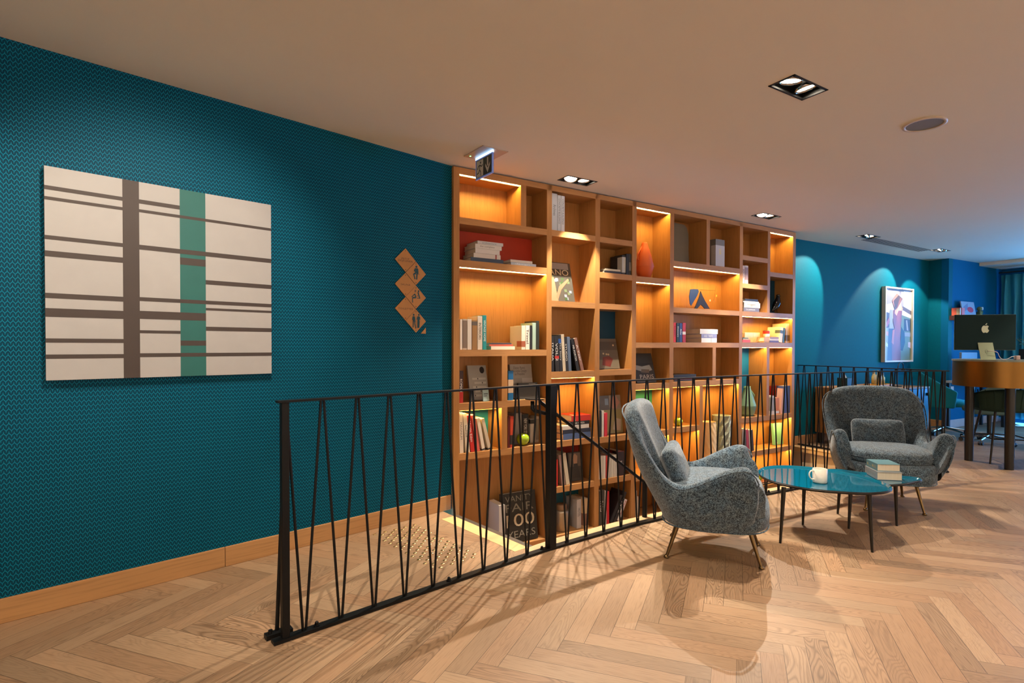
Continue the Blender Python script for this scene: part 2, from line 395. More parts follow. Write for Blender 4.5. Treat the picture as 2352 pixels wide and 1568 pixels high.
# ------------------------------------------------------------------ floor of oak herringbone planks
def build_floor():
    room = ccw([tuple(p) for p in (WB, W0, W1, PA, C0, C1, C2, C3, C4, C5, C6)])
    t = -.33210; e1 = V2(cos(t), sin(t)); e2 = V2(-sin(t), cos(t)); w, ln = .09, .5985; org = V2(-.0691, 2.1541)
    faces = []; rnd = random.Random(3)
    xs = [p[0] for p in room]; ys = [p[1] for p in room]
    n = ln / w
    holes = HOLES + TRIMHOLES
    for i in range(-170, 200):
        for j in range(-26, 27):
            # B corner = (1,0)+k(1,1); plank rows repeat by (n,-n)
            a0, b0 = (i + j * n) * w, (i - j * n) * w
            for kind in (0, 1):
                if kind == 0: x0, y0, dx, dy = a0 - w, b0, w, ln
                else: x0, y0, dx, dy = a0, b0, ln, w
                c = org + e1 * (x0 + dx / 2) + e2 * (y0 + dy / 2)
                if not (-4.6 < c.x < 8.6 and .2 < c.y < 10.2): continue
                if (c - W0).dot(NL) < -.5 or (c - V2(3.1, 6.9)).dot(B) > .9: continue
                if c.x > 7.6 and c.y > 8.0: continue
                P = [org + e1 * (x0 + u) + e2 * (y0 + v) for u, v in ((0, 0), (dx, 0), (dx, dy), (0, dy))]
                polys = [[tuple(p) for p in P]]
                for h in holes: polys = subtract(polys, h)
                r = (rnd.random(), rnd.random(), rnd.random() ** 1.5); off = (rnd.random() * 50, rnd.random() * 50)
                for p in polys:
                    lu = []
                    for q in p:
                        d = V2(q) - (org + e1 * x0 + e2 * y0); lu.append((d.dot(e1), d.dot(e2)) if kind == 0 else (d.dot(e2), d.dot(e1)))
                    faces.append((p, lu, off, r))
    me = bpy.data.meshes.new('floor'); vs = []; fs = []
    for p, lu, off, r in faces:
        b = len(vs); vs += [(q[0], q[1], 0) for q in p]; fs.append(tuple(range(b, b + len(p))))
    me.from_pydata(vs, [], fs); me.uv_layers.new(name='local'); me.uv_layers.new(name='edge'); me.color_attributes.new('tint', 'FLOAT_COLOR', 'CORNER')
    uv = me.uv_layers['local']; ed = me.uv_layers['edge']; ca = me.color_attributes['tint']
    li = 0
    for p, lu, off, r in faces:
        for q in lu:
            uv.data[li].uv = (q[0] + off[0], q[1] + off[1]); ed.data[li].uv = q; ca.data[li].color = (*r, 1); li += 1
    me.materials.append(MATS['floor']); o = bpy.data.objects.new('floor', me); COL.objects.link(o); o['kind'] = 'structure'
    sub = MB(); rest = [room]
    # plain base slab for the parts of the room the photo does not reach
    for h in HOLES: pass
    base = [[(-7, -5), (12, -5), (12, .3), (-7, .3)], [(8.2, .3), (13, .3), (13, 10), (8.2, 10)]]
    for p in base: sub.add([(x, y, -.004) for x, y in p], [tuple(range(len(p)))])
    s = struct('floor_base', sub, cm((150, 116, 86), .5))
# light oak boards around the opening: along the near railing and at the head of the stairs
nearb_in = [OA - (OA - V2(-.178, 3.265)) * 0] + inner[1:]
TR = []      # trim polygons
outer = []
for i, q in enumerate(inner):
    a = inner[max(i - 1, 0)]; b = inner[min(i + 1, len(inner) - 1)]; t = (b - a).normalized(); outer.append(q + V2(t.y, -t.x) * .115)
outer[0] = V2(-.105, 3.235)
for i in range(len(inner) - 1): TR.append(ccw([tuple(inner[i]), tuple(outer[i]), tuple(outer[i + 1]), tuple(inner[i + 1])]))
hd = (L0 - OA).normalized(); hn = V2(-hd.y, hd.x)
HEAD = ccw([tuple(OA), tuple(L0), tuple(L0 + hn * .105), tuple(OA + hn * .105 - hd * .0), tuple(outer[0])][:4])
TRIMHOLES = [HEAD] + TR
build_floor()
tb = MB()
for p in TR: tb.prism(p, -.03, .0015)
struct('trim_1', tb, mat('oak_edge_board', (196, 164, 122), .5, var=.12, scale=5, stretch=(1, 9, 1)))
hb = MB(); hb.prism(HEAD, -.03, .0015); struct('trim_2', hb, mat('oak_head_board', (214, 176, 122), .5, var=.1, scale=8))
nb = MB(); nb.prism([tuple(OA), tuple(L0), tuple(L0 - hn * .035), tuple(OA - hn * .035)], -.03, .003); struct('trim_3', nb, ALU)
# stairwell faces under floor level and the steps going down along the bookcase
sw = MB(); DEP = -1.9
def wallquad(mb, a, b, z0, z1, mi=0): mb.add([(a[0], a[1], z0), (b[0], b[1], z0), (b[0], b[1], z1), (a[0], a[1], z1)], [(0, 1, 2, 3)], mi)
for i in range(len(inner) - 1): wallquad(sw, inner[i], inner[i + 1], DEP, -.03)
wallquad(sw, OA - hn * .03, L0 - hn * .03, DEP, -.03); wallquad(sw, inner[-1], V2(3.06, 6.95), DEP, 0)
struct('wall_stairwell', sw, mat('stairwell_plaster', (214, 186, 148), .8, var=.03))
st = MB()
for k in range(9):
    z = -.62 - .17 * k; x0 = .55 + .29 * k
    st.box(x0, -.62, z - .17, x0 + .33, -.02, z, M=BM)
st.box(3.1, -1.0, DEP - .05, 4.7, .2, DEP, M=BM); st.box(-.1, -1.0, -1.2, .56, -.02, -.55, M=BM)
struct('floor_stairwell', st, mat('stair_oak', (150, 110, 70), .5, var=.15, scale=6))
edg = MB()      # light band capping the far edge of the opening
edg.prism([tuple(inner[-1]), (3.03, 6.86), (3.10, 6.93), (3.89, 5.53)], -.05, .002)
struct('trim_4', edg, mat('oak_edge_far', (214, 170, 112), .5, var=.08, scale=6))

# ------------------------------------------------------------------ walls
def wall(name, a, b, m, z0=0.0, z1=H, parts=None):
    d = (V2(b) - V2(a)); L = d.length; mb = MB()
    for x0, x1, y0, y1 in (parts or [(0, L, z0, z1)]): mb.box(x0, 0, y0, x1, .10, y1)
    o = struct(name, mb, m); o.location = (a[0], a[1], 0); o.rotation_euler = (0, 0, atan2(d.y, d.x)); return o
wall('wall_left', WB, W1 + UL * .02, MATS['paper'])
wall('wall_bookcase', PA - U * .1, C0 + (C0 - PA).normalized() * .02, MATS['ribbed'], z0=-1.95)
wall('wall_far', C0, C1 + (C1 - C0).normalized() * .1, MATS['ribbed'])
wall('wall_jog', C1, C2, MATS['ribbed'])
BLUEW = mat('blue_teal_paint', (0, 92, 132), .7, var=.03, scale=3, spec=.12)
wall('wall_alcove', C2, C3 + (C3 - C2).normalized() * .1, BLUEW)
LW = (C4 - C3).length
wall('wall_window', C3, C4, BLUEW, parts=[(0, .55, 0, H), (.55, 3.6, 0, .35), (.55, 3.6, 2.25, H), (3.6, LW, 0, H)])
PALE = mat('pale_wall', (226, 220, 210), .8, var=.02)
wall('wall_right', C4, C5, PALE); wall('wall_rear', C5, C6, PALE); wall('wall_behind', C6, WB, PALE)
# window in the window wall
WM = Matrix.Translation((C3.x, C3.y, 0)) @ Matrix.Rotation(atan2(C4.y - C3.y, C4.x - C3.x), 4, 'Z')
wf = MB()
for x in (.55, 1.55, 2.55, 3.55): wf.box(x, .02, .35, x + .05, .08, 2.25)
wf.box(.55, .02, .35, 3.6, .08, .40); wf.box(.55, .02, 2.20, 3.6, .08, 2.25)
wo = struct('window_1', wf, mat('window_frame_grey', (40, 50, 60), .4)); wo.matrix_world = WM
g = MB(); g.box(.6, .045, .4, 3.55, .051, 2.2); go = obj('pane', g, MATS['glass'], wo)
al = bpy.data.lights.new('window_daylight', 'AREA'); al.shape = 'RECTANGLE'; al.size = 3.0; al.size_y = 1.8; al.energy = 400; al.color = (.10, .40, 1.0)
ao = bpy.data.objects.new('window_daylight', al); COL.objects.link(ao); ao.matrix_world = WM @ Matrix.Translation((2.07, .35, 1.3)) @ Matrix.Rotation(radians(-90), 4, 'X')

# baseboards
def baseboard(name, a, b, h=.11, m=TRIMW):
    d = V2(b) - V2(a); mb = MB(); mb.box(0, -.014, 0, d.length, 0, h)
    o = struct(name, mb, m, [('bevel', .003, 2)]); o.location = (a[0], a[1], 0); o.rotation_euler = (0, 0, atan2(d.y, d.x)); return o
baseboard('baseboard_left', WB, W0 + UL * .868); baseboard('baseboard_left_end', W0 + UL * .87, W1 - UL * .0)
baseboard('baseboard_far', C0, C1); baseboard('baseboard_jog', C1, C2); baseboard('baseboard_alcove', C2, C3, .12, mat('pale_skirting', (190, 170, 160), .5))

# ------------------------------------------------------------------ ceiling with openings for the recessed lamps
FIX = [(V2(.25, 4.51), 'f1'), (V2(2.27, 5.705), 'f2'), (V2(1.31, 2.885), 'f3'), (V2(3.935, 6.745), 'f4'), (V2(5.49, 7.69), 'f5'), (V2(-.80, 1.72), 'f6'), (V2(3.3, .9), 'f7'), (V2(5.6, 5.0), 'f8'), (V2(-2.6, .6), 'f9'), (V2(1.2, -1.6), 'f10'), (V2(5.4, -1.0), 'f11'), (V2(7.6, 2.6), 'f12'), (V2(-1.5, -1.9), 'f13')]
FL, FW = .30, .15
def rect(c, l, w, ang):
    a = V2(cos(ang), sin(ang)); b = V2(-a.y, a.x); return ccw([tuple(c + a * l / 2 * s + b * w / 2 * r) for s, r in ((-1, -1), (1, -1), (1, 1), (-1, 1))])
cp = [[(-8, -6), (13, -6), (13, 12), (-8, 12)]]
for c, n in FIX: cp = subtract(cp, rect(c, FL, FW, BANG))
cb = MB()
for p in cp: cb.add([(x, y, H) for x, y in reversed(p)], [tuple(range(len(p)))])
struct('ceiling', cb, CEIL)
db = MB(); db.box(-.1, -.78, H - .05, LW, 0, H, M=WM)
struct('trim_5', db, CEIL)

def spot(name, loc, tgt, w, size=52, blend=.35, col=WARM, r=.013):
    l = bpy.data.lights.new(name, 'SPOT'); l.energy = w; l.spot_size = radians(size); l.spot_blend = blend; l.color = col; l.shadow_soft_size = r
    o = bpy.data.objects.new(name, l); COL.objects.link(o); o.location = loc
    o.rotation_euler = (Vector(tgt) - Vector(loc)).to_track_quat('-Z', 'Y').to_euler(); return o
LAMPE = emis('lamp_disc', (1.0, .86, .66), 26.0)
def downlight(c, label, aims, power=1.0, size=52, blend=.35):
    M = Matrix.Translation((c.x, c.y, H)) @ Matrix.Rotation(BANG, 4, 'Z')
    t = thing('recessed_downlight', label, 'ceiling light', M=M)
    k = MB(); a, b = FL / 2, FW / 2
    for x0, y0, x1, y1 in ((-a, -b, a, -b + .012), (-a, b - .012, a, b), (-a, -b, -a + .012, b), (a - .012, -b, a, b)): k.box(x0, y0, -.003, x1, y1, .006)
    for x0, y0, x1, y1 in ((-a, -b, a, -b), (-a, b, a, b), (-a, -b, -a, b), (a, -b, a, b)): k.add([(x0, y0, 0), (x1, y1, 0), (x1, y1, .13), (x0, y0, .13)], [(0, 1, 2, 3)])
    k.add([(-a, -b, .13), (a, -b, .13), (a, b, .13), (-a, b, .13)], [(0, 1, 2, 3)])
    obj('housing', k, mat('matt_black_housing', (16, 15, 14), .6), t)
    Mi = M.inverted()
    for i, (dx, aim) in enumerate(zip((-.07, .07), aims)):
        p = Vector((dx, 0, .012)); d = (Mi @ Vector(aim) - p).normalized(); R = d.to_track_quat('-Z', 'Y').to_matrix().to_4x4()
        L = Matrix.Translation(p) @ R
        q = MB(); q.lathe([(.036, .045), (.056, .02), (.058, 0), (.053, -.002), (.051, .006)], 28)
        g = obj('lamp_ring', q, CHROME, t); g.matrix_local = L
        q = MB(); q.lathe([(.0001, .003), (.030, .004), (.050, .008)], 28); e = obj('lamp', q, LAMPE, g)
        wl = M @ (p + d * .02)
        spot('spot', wl, aim, SPOT_W * power, size, blend)
    return t
def on_wall(s, z): return tuple(C0 + (C1 - C0).normalized() * s) + (z,)
dn = lambda c, dx, dy: (c.x + dx, c.y + dy, 0)
f = [c for c, n in FIX]
downlight(f[0], 'recessed twin downlight nearest the exit sign, in front of the bookcase', [dn(f[0], -.25, -1.35), dn(f[0], .35, -.1)], 1.5, 74, .35)
downlight(f[1], 'small recessed twin downlight above the right end of the bookcase', [dn(f[1], -.6, -1.3), dn(f[1], .3, -.2)], 1.3, 74)
downlight(f[2], 'glaring twin downlight over the armchair and coffee tables', [dn(f[2], -.15, .35), dn(f[2], .7, .2)], .66, 68)
downlight(f[3], 'twin downlight at the near end of the ceiling air grille', [on_wall(.10, 1.85), dn(f[3], .3, -.5)], .62, 62, .25)
downlight(f[4], 'twin downlight at the far end of the ceiling air grille', [on_wall(1.98, 1.85), on_wall(2.95, 1.5)], .62, 62, .25)
WALLP = W0 + UL * .6
downlight(f[5], 'twin downlight behind the camera facing the striped painting', [(WALLP.x, WALLP.y, 1.55), (f[5].x + .5, f[5].y + 1.0, 0)], .85, 66, .8)
downlight(f[6], 'twin downlight over the open floor behind the camera', [dn(f[6], .3, .9), dn(f[6], -.6, .6)], .45, 80)
downlight(f[7], 'twin downlight over the brass sided high table', [dn(f[7], -.2, .5), dn(f[7], -.9, -1.0)], .6, 76)
downlight(f[8], 'twin downlight over the left end of the wallpapered wall', [(WB + UL * 2.9).to_3d() + Vector((0, 0, 1.2)), dn(f[8], .8, .3)], .5, 70)

for c, lb, a1, a2 in ((f[9], 'added twin fill downlight washing the unseen rear wall behind the camera', (1.0, -2.9, 1.0), (2.6, -2.9, 1.0)), (f[10], 'added twin fill downlight washing the right part of the unseen rear wall', (5.6, -2.5, 1.0), (7.2, -2.3, 1.0)),
                      (f[11], 'added twin fill downlight washing the unseen right side wall', (8.9, 2.4, 1.0), (8.7, .8, 1.0)), (f[12], 'added twin fill downlight in the unseen rear left corner behind the camera', (-1.7, -3.1, 1.0), (.2, -3.0, 1.0))):
    downlight(c, lb, [a1, a2], 2.4, 95, .6)  # unseen fill fixtures, added so the rear walls bounce soft ambient light

# ceiling speaker, air grille, exit sign
t = thing('ceiling_speaker', 'round white ceiling loudspeaker with grey mesh', 'speaker', M=Matrix.Translation((2.287, 3.35, H)))
q = MB(); q.lathe([(.116, 0), (.114, -.006), (.098, -.006), (.097, -.003)], 40); obj('rim', q, mat('speaker_white', (206, 190, 170), .5), t)
q = MB(); q.lathe([(.0001, -.002), (.098, -.003)], 40); obj('grille', q, mat('speaker_mesh', (120, 116, 108), .7, var=.2, scale=500), t)
t = thing('air_grille', 'long slatted air grille in the ceiling by the far wall', 'vent', M=Matrix.Translation((4.66, 7.305, H)) @ Matrix.Rotation(atan2(.815, 1.27), 4, 'Z'))
q = MB(); q.box(-.76, -.085, -.002, .76, .085, .0); obj('backing', q, mat('vent_dark', (14, 13, 12), .8), t)
for k in range(6):
    q = MB(); q.box(-.76, -.088 + k * .032, -.004, .76, -.075 + k * .032, -.0025); obj('slat', q, mat('vent_white', (186, 172, 152), .6), t)
EA = atan2(-.187, .141) ; EC = (onz(1113, 352, H))
EM = Matrix.Translation((EC.x, EC.y, H)) @ Matrix.Rotation(atan2(3.717 - 3.904, -.42 + .561), 4, 'Z')
t = thing('exit_sign', 'glass emergency exit sign with running man and down arrow, hung from ceiling', 'sign', M=EM)
q = MB(); q.box(-.135, -.09, -.006, .135, .11, 0); obj('ceiling_plate', q, mat('sign_plate', (176, 156, 136), .4), t)
q = MB(); q.box(-.115, -.006, -.165, .115, .004, -.012); gp = obj('glass_panel', q, mat('edge_lit_glass', (110, 130, 190), .15, emit=.25), t)
q = MB(); q.box(-.105, -.0068, -.155, .105, -.0062, -.032); obj('dark_field', q, mat('sign_dark', (52, 52, 46), .5), gp)
q = MB(); q.box(-.116, -.007, -.022, .116, .005, -.007); obj('light_bar', q, emis('sign_led', (.35, .62, 1.0), 5.0), t)
q = MB(); q.lathe([(.0001, 0), (.005, 0), (.005, .002)], 12, c=(-.095, -.06, -.0085)); obj('pilot_lamp', q, emis('green_led', (.2, 1, .25), 6.0), t)
SG = mat('sign_pale', (196, 188, 176), .5)
def flat(polys, y, M=None):
    q = MB()
    for p in polys: q.add([(x, y, z) for x, z in p], [tuple(range(len(p)))])
    return q
fx = lambda x, z: (-.10 + x * .095, -.152 + z * .115)
q = flat([[fx(.02, 0), fx(.98, 0), fx(.98, 1), fx(.02, 1)]], -.0072); obj('running_man_panel', q, SG, gp)
def limb(a, b, w):
    dx, dy = b[0] - a[0], b[1] - a[1]; l = hypot(dx, dy); nx, ny = -dy / l * w / 2, dx / l * w / 2
    return [(a[0] + nx, a[1] + ny), (a[0] - nx, a[1] - ny), (b[0] - nx, b[1] - ny), (b[0] + nx, b[1] + ny)]
def circ(c, r, n=14): return [(c[0] + r * cos(2 * pi * i / n), c[1] + r * sin(2 * pi * i / n)) for i in range(n)]
man = [circ(fx(.60, .84), .008)] + [limb(fx(*a), fx(*b), .008) for a, b in (((.52, .72), (.46, .42)), ((.46, .42), (.62, .28)), ((.62, .28), (.62, .04)), ((.46, .42), (.34, .26)), ((.34, .26), (.08, .22)), ((.52, .7), (.76, .58)), ((.76, .58), (.90, .68)), ((.52, .7), (.28, .66)), ((.28, .66), (.18, .48)))]
obj('running_man', flat(man, -.0076), mat('sign_ink', (40, 42, 36), .5), gp)
ar = [[(.045, -.042), (.062, -.042), (.062, -.10), (.045, -.10)], [(.053, -.148), (.022, -.098), (.022, -.078), (.053, -.115)], [(.053, -.148), (.053, -.115), (.085, -.078), (.085, -.098)]]
obj('down_arrow', flat(ar, -.0072), SG, gp)

# ------------------------------------------------------------------ bookcase
bc = thing('bookcase', 'full wall oak bookcase of staggered cubbies, partly lit by warm strips', 'bookcase', M=BM)
BOT = -.375; TOP = 2.53
COLS = [('L', 0, .048), ('A', .832, .882), ('B', 1.342, 1.393), ('C', 1.774, 1.826), ('D', 2.263, 2.315), ('E', 3.311, 3.362), ('R', 4.275, 4.326)]
for n, a, b in COLS:
    q = MB(); q.box(a, 0, -1.2 if n in 'LR' else BOT - .05, b, BD, 2.575); obj('side_panel' if n in 'LR' else 'upright', q, OAKV, bc)
q = MB(); q.box(.048, 0, TOP, 4.275, BD, 2.575)
obj('top_board', q, OAKH, bc)
q = MB(); q.box(.0, BD - .008, BOT - .3, 4.326, BD, 2.57); obj('back_panel', q, OAKV, bc)
def shelf(x0, x1, z):
    q = MB(); q.box(x0, .0006, z - .05, x1, BD - .008, z); obj('shelf', q, OAKH, bc)
def divider(x0, x1, z0, z1):
    q = MB(); q.box(x0, .0003, z0, x1, BD - .008, z1); obj('divider', q, OAKV, bc)
X1 = (.048, .832); X2 = (.882, 1.342); X3 = (1.393, 1.774); X4 = (1.826, 2.263); X5 = (2.315, 3.311); X6 = (3.362, 4.275)
for z in (2.203, 1.883, 1.204, .797, .416, BOT): shelf(*X1, z)
divider(.582, .632, 2.203, TOP); divider(.411, .462, .416, .747); divider(.411, .462, .797, 1.154)
for z in (2.205, 1.615, 1.018, .428, .04, BOT): shelf(*X2, z)
for z in (2.205, 1.892, 1.615, 1.022, .42, .043, BOT): shelf(*X3, z)
for z in (1.887, 1.27, .88, .424, .02, BOT): shelf(*X4, z)
for z in (2.072, 1.617, 1.274, .886, BOT): shelf(*X5, z)
divider(2.783, 2.833, 2.072, TOP); divider(2.888, 2.938, .886, 1.224); divider(2.695, 2.743, BOT, .836); shelf(2.315, 2.695, .434); shelf(2.315, 2.695, .03); shelf(2.743, 3.311, .04)
divider(3.796, 3.843, 1.618, TOP); shelf(3.362, 3.796, 2.223); shelf(3.362, 3.796, 1.92); shelf(3.843, 4.275, 2.078)
for z in (1.618, 1.28, .455, .074, -.335): shelf(*X6, z)
divider(3.796, 3.843, .455, 1.23)
def backcol(x0, x1, z0, z1, rgb, label=None):
    q = MB(); q.box(x0, BD - .011, z0, x1, BD - .0078, z1); o = obj('back_panel', q, cm(rgb, .6), bc)
    if label: o['label'] = label
backcol(*X1, 1.883, 2.153, (176, 46, 14), 'orange red back panel')
backcol(.048, .411, .416, .747, (10, 118, 138), 'turquoise back panel')
backcol(*X2, BOT, -.01, (8, 84, 104), 'teal back panel'); backcol(*X2, .04, .378, (150, 36, 22), 'dark red back panel')
backcol(*X3, 1.022, 1.565, (0, 60, 88), 'deep teal back panel')
backcol(*X4, .424, .83, (40, 120, 88), 'green back panel')
backcol(3.843, 4.275, 1.618, 2.028, (0, 60, 84), 'deep teal back panel'); backcol(3.362, 3.796, .455, 1.23, (0, 116, 200), 'turquoise back panel')
LEDM = emis('warm_led', (1.0, .66, .19), LED)
def led(x0, x1, z):
    q = MB(); q.box(x0, .0055, z - .0056, x1, .0072, z - .0); q.box(x0, .026, z - .0095, x1, .028, z)
    o = obj('light_profile', q, OAKH, bc)
    q = MB(); q.add([(x0, .0078, z - .0058), (x0, .0128, z - .0008), (x1, .0128, z - .0008), (x1, .0078, z - .0058)], [(0, 1, 2, 3)]); obj('light_strip', q, LEDM, o)
led(.048, .582, TOP); led(*X1, 1.833); led(.048, .411, .747); led(*X2, .968); led(*X4, TOP); led(*X4, 1.837); led(*X4, .83); led(*X4, .374)
led(*X5, 2.022); led(2.315, 2.695, .836); led(2.743, 3.311, .836); led(2.315, 2.695, .384)
led(3.843, 4.275, TOP); led(*X6, 1.568); led(3.362, 3.796, 1.23); led(3.843, 4.275, 1.23); led(*X6, .405); led(*X6, .024)

# ------------------------------------------------------------------ books
CELLX = [X1, X2, X3, X4, X5, X6]
def sz(x, y, d=0.0):
    q = onpl(x, y, BL + B * d, B); v = V2(q.x, q.y) - BL; return v.dot(U), q.z
def s_at(x, z, d=0.0):
    y0, y1 = 800.0, 900.0; z0, z1 = sz(x, y0, d)[1], sz(x, y1, d)[1]
    y2 = y0 + (z - z0) * (y1 - y0) / (z1 - z0)
    return sz(x, y2, d)[0]
def put(ob, s, d, z, R=None): ob.matrix_world = BM @ Matrix.Translation((s, d, z)) @ (R or Matrix.Identity(4))
def book(label, t, dp, h, col, s, d, z, R=None, group=None, title=None, tcol=(235, 230, 220), name='book', band=None, tw=.55, pages=True, Mw=None, rough=.45):
    """upright book in its own space: x thickness, y spine (0) to fore-edge, z height"""
    o = thing(name, label, 'book', group=group)
    if Mw is not None: o.matrix_world = Mw
    else: put(o, s, d, z, R)
    c = cm(col, rough); b = min(.0028, t * .16); q = MB()
    q.box(0, b, 0, b, dp, h); q.box(t - b, b, 0, t, dp, h); q.box(0, 0, 0, t, b, h)
    obj('cover', q, c, o, [('bevel', .0009, 2)])
    q = MB(); q.box(b, b, .003, t - b, dp - .003, h - .003); obj('page_block', q, PAGES, o)
    if band:
        q = MB(); z0, z1, bc_ = band; q.box(-.0003, -.0004, h * z0, t + .0003, dp * .4, h * z1); obj('band', q, cm(bc_), o)
    if title:
        text('title', title, o, (t / 2, 0, h * .55), (0, 0, -1), (1, 0, 0), w=h * tw, h=min(t * .55, .03), m=cm(tcol), lift=.0006)
    return o
Ry = lambda a: Matrix.Rotation(radians(a), 4, 'Y'); Rx = lambda a: Matrix.Rotation(radians(a), 4, 'X'); Rz = lambda a: Matrix.Rotation(radians(a), 4, 'Z')
def up(zs, x0, x1, yt, col, label, lean=0.0, dp=.19, d=.012, yb=None, **k):
    """upright on a shelf, spine to the room; x0,x1 = bottom edges in the photo; lean > 0 tips the top to the right"""
    s0, s1 = s_at(x0, zs, d), s_at(x1, zs, d); _, zt = sz((x0 + x1) / 2, yt, d)
    a = radians(lean); t = max((s1 - s0) * cos(a) - .0006, .005); h = (zt - zs) / cos(a); ta = math.tan(a); hz = h * cos(a)
    cell = min(CELLX, key=lambda c: 0 if c[0] - .03 < (s0 + s1) / 2 < c[1] + .03 else 9); key = (round(zs, 2), cell)
    pv = ROW.get(key)
    if pv and abs(pv[3] - d) < .2:
        zz = min(hz, pv[2]); s0 = max(s0, pv[0] + .0008, pv[0] + pv[1] * zz - ta * zz + .0008)
    s0 = max(s0, cell[0] + .0012 - min(0, ta * hz)); over = s0 + t / cos(a) + max(0, ta * hz) - (cell[1] - .0012)
    if over > 0:
        if pv is None or s0 - over > pv[0]: s0 -= over
        else: t = max(t - over, .004)
    ROW[key] = (s0 + t / cos(a), ta, hz, d)
    if lean > 0: R = Matrix.Translation((t / cos(a), 0, 0)) @ Ry(lean) @ Matrix.Translation((-t, 0, 0))
    else: R = Ry(lean)
    dz = .0008
    return book(label, t, min(dp, BD - .02 - d), h, col, s0, d, zs + dz, R, **k)
def flatb(z, x0, x1, th, col, label, dp=.2, d=.014, **k):
    s0, s1 = s_at(x0, z, d), s_at(x1, z, d)
    R = Matrix(((0, 0, -1, 0), (0, 1, 0, 0), (1, 0, 0, 0), (0, 0, 0, 1)))
    return book(label, th, min(dp, BD - .02 - d), s1 - s0, col, s1 - .0005, d, z + .0008, R, **k)
def stack(zs, items, **kw):
    z = zs
    for it in items:
        x0, x1, th, col, label = it[:5]; k = dict(kw); k.update(it[5] if len(it) > 5 else {})
        flatb(z, x0, x1, th, col, label, **k); z += th + .0009
def face(zs, x0, x1, yt, col, label, tilt=12, d0=None, t=.02, yref=800, art=(), title=(), rot=0, name='book', group=None, h=None):
    """front cover to the room, leaning back; bottom edge at depth d0. art: (u0,v0,u1,v1,rgb)"""
    a = radians(tilt); dd = d0 if d0 is not None else .1; _, zt = sz(x0, yt, dd + .04); h = h or (zt - zs) / cos(a)
    lim = BD - .016 - h * sin(a) - t * cos(a); dd = min(dd, lim)
    if dd < .004: dd = .004; a = math.asin(max(0.0, (BD - .016 - dd - t) / h)); tilt = math.degrees(a)
    d0 = dd; s0, s1 = s_at(x0, zs, d0), s_at(x1, zs, d0); w = s1 - s0
    for c0_, c1_ in CELLX:
        if c0_ - .05 < (s0 + s1) / 2 < c1_ + .05: s0 = max(s0, c0_ + .003); s1 = min(s1, c1_ - .003); w = s1 - s0
    o = thing(name, label, 'book', group=group); put(o, s0, d0, zs + .0008 + t * sin(a), Rz(rot) @ Rx(-tilt))
    b = .0025; q = MB(); q.box(0, 0, 0, w, b, h); q.box(0, t - b, 0, w, t, h); q.box(0, 0, 0, b, t, h); obj('cover', q, cm(col, .35), o)
    q = MB(); q.box(b, b, .003, w - .003, t - b, h - .003); obj('page_block', q, PAGES, o)
    if art:
        q = MB(); ms = []; 
        for i, (u0, v0, u1, v1, rgb) in enumerate(art):
            if isinstance(u0, (list, tuple)): pl = [(p[0] * w, p[1] * h) for p in u0]
            else: pl = [(u0 * w, v0 * h), (u1 * w, v0 * h), (u1 * w, v1 * h), (u0 * w, v1 * h)]
            ms.append(cm(rgb, .35)); q.add([(x, -.0004 - i * .0001, z) for x, z in pl], [tuple(range(len(pl)))], i)
        obj('cover_print', q, ms, o)
    for body, u, v, wd, ht, rgb in title:
        text('title', body, o, (u * w, -.0024, v * h), (1, 0, 0), (0, 0, 1), w=wd * w, h=ht * h, m=cm(rgb), lift=.0003)
    return o
ROW = {}
PO = lambda pts, rgb: (pts, 0, 0, 0, rgb)

# first column
G = 'white and grey books lying in the red backed cubby'
stack(1.883, [(1081.6, 1156.6, .030, (52, 66, 84), 'dark blue book at the bottom of the tall pile in the red backed cubby'),
    (1088, 1150, .034, (206, 196, 184), 'white book with red and black marks, second from the bottom of the red backed pile', dict(band=(.15, .2, (150, 60, 50)))),
    (1092, 1148, .036, (212, 206, 196), 'plain white book in the middle of the pile in the red backed cubby'),
    (1091.5, 1152.5, .034, (210, 204, 194), 'white thick book second from the top of the pile in the red backed cubby', dict(title='the complete', tcol=(120, 110, 100))),
    (1097, 1156, .024, (196, 194, 190), 'pale grey book on top of the tall pile in the red backed cubby', dict(title='architecture', tcol=(110, 120, 130)))], group=G)
stack(1.883, [(1173.6, 1231.5, .022, (168, 176, 186), 'silver grey book under the short pile of two in the red backed cubby', dict(title='design', tcol=(235, 235, 235))),
    (1172.7, 1223, .020, (204, 192, 178), 'cream book on top of the short pile of two in the red backed cubby')], group=G)
G = 'books standing on the wide lit shelf'
z = 1.204
up(z, 1056.6, 1062, 733.4, (214, 204, 188), 'white paperback at the far left of the wide lit shelf', group=G)
up(z, 1062.9, 1072.7, 732.5, (190, 172, 150), 'beige book with dark slanted stripes on its spine, left on the wide lit shelf', group=G, band=(.05, .95, (120, 100, 84)))
up(z, 1073.6, 1083.4, 733, (206, 196, 182), 'grey white book between the striped book and the brown one on the lit shelf', group=G)
up(z, 1084.6, 1096, 735, (146, 106, 58), 'brown and gold book with a picture on its spine on the lit shelf', group=G, band=(.82, .95, (90, 80, 70)))
up(z, 1097, 1108, 726, (214, 200, 180), 'tall cream book lettered interiors, left of the teal book', group=G, title='INTERIORS', tcol=(50, 46, 42), tw=.5)
up(z, 1109, 1117.3, 724, (20, 140, 140), 'tall teal book lettered in white on the wide lit shelf', group=G, title='VINTAGE HOME', tw=.62)
stack(z, [(1128, 1183, .026, (228, 216, 196), 'white book at the bottom of the low pile in the middle of the lit shelf'), (1123.5, 1178.5, .015, (196, 90, 70), 'red and white thin book in the low pile on the lit shelf'),
    (1127, 1175, .010, (60, 62, 80), 'dark thin book on top of the low pile on the lit shelf')], group='low pile on the wide lit shelf')
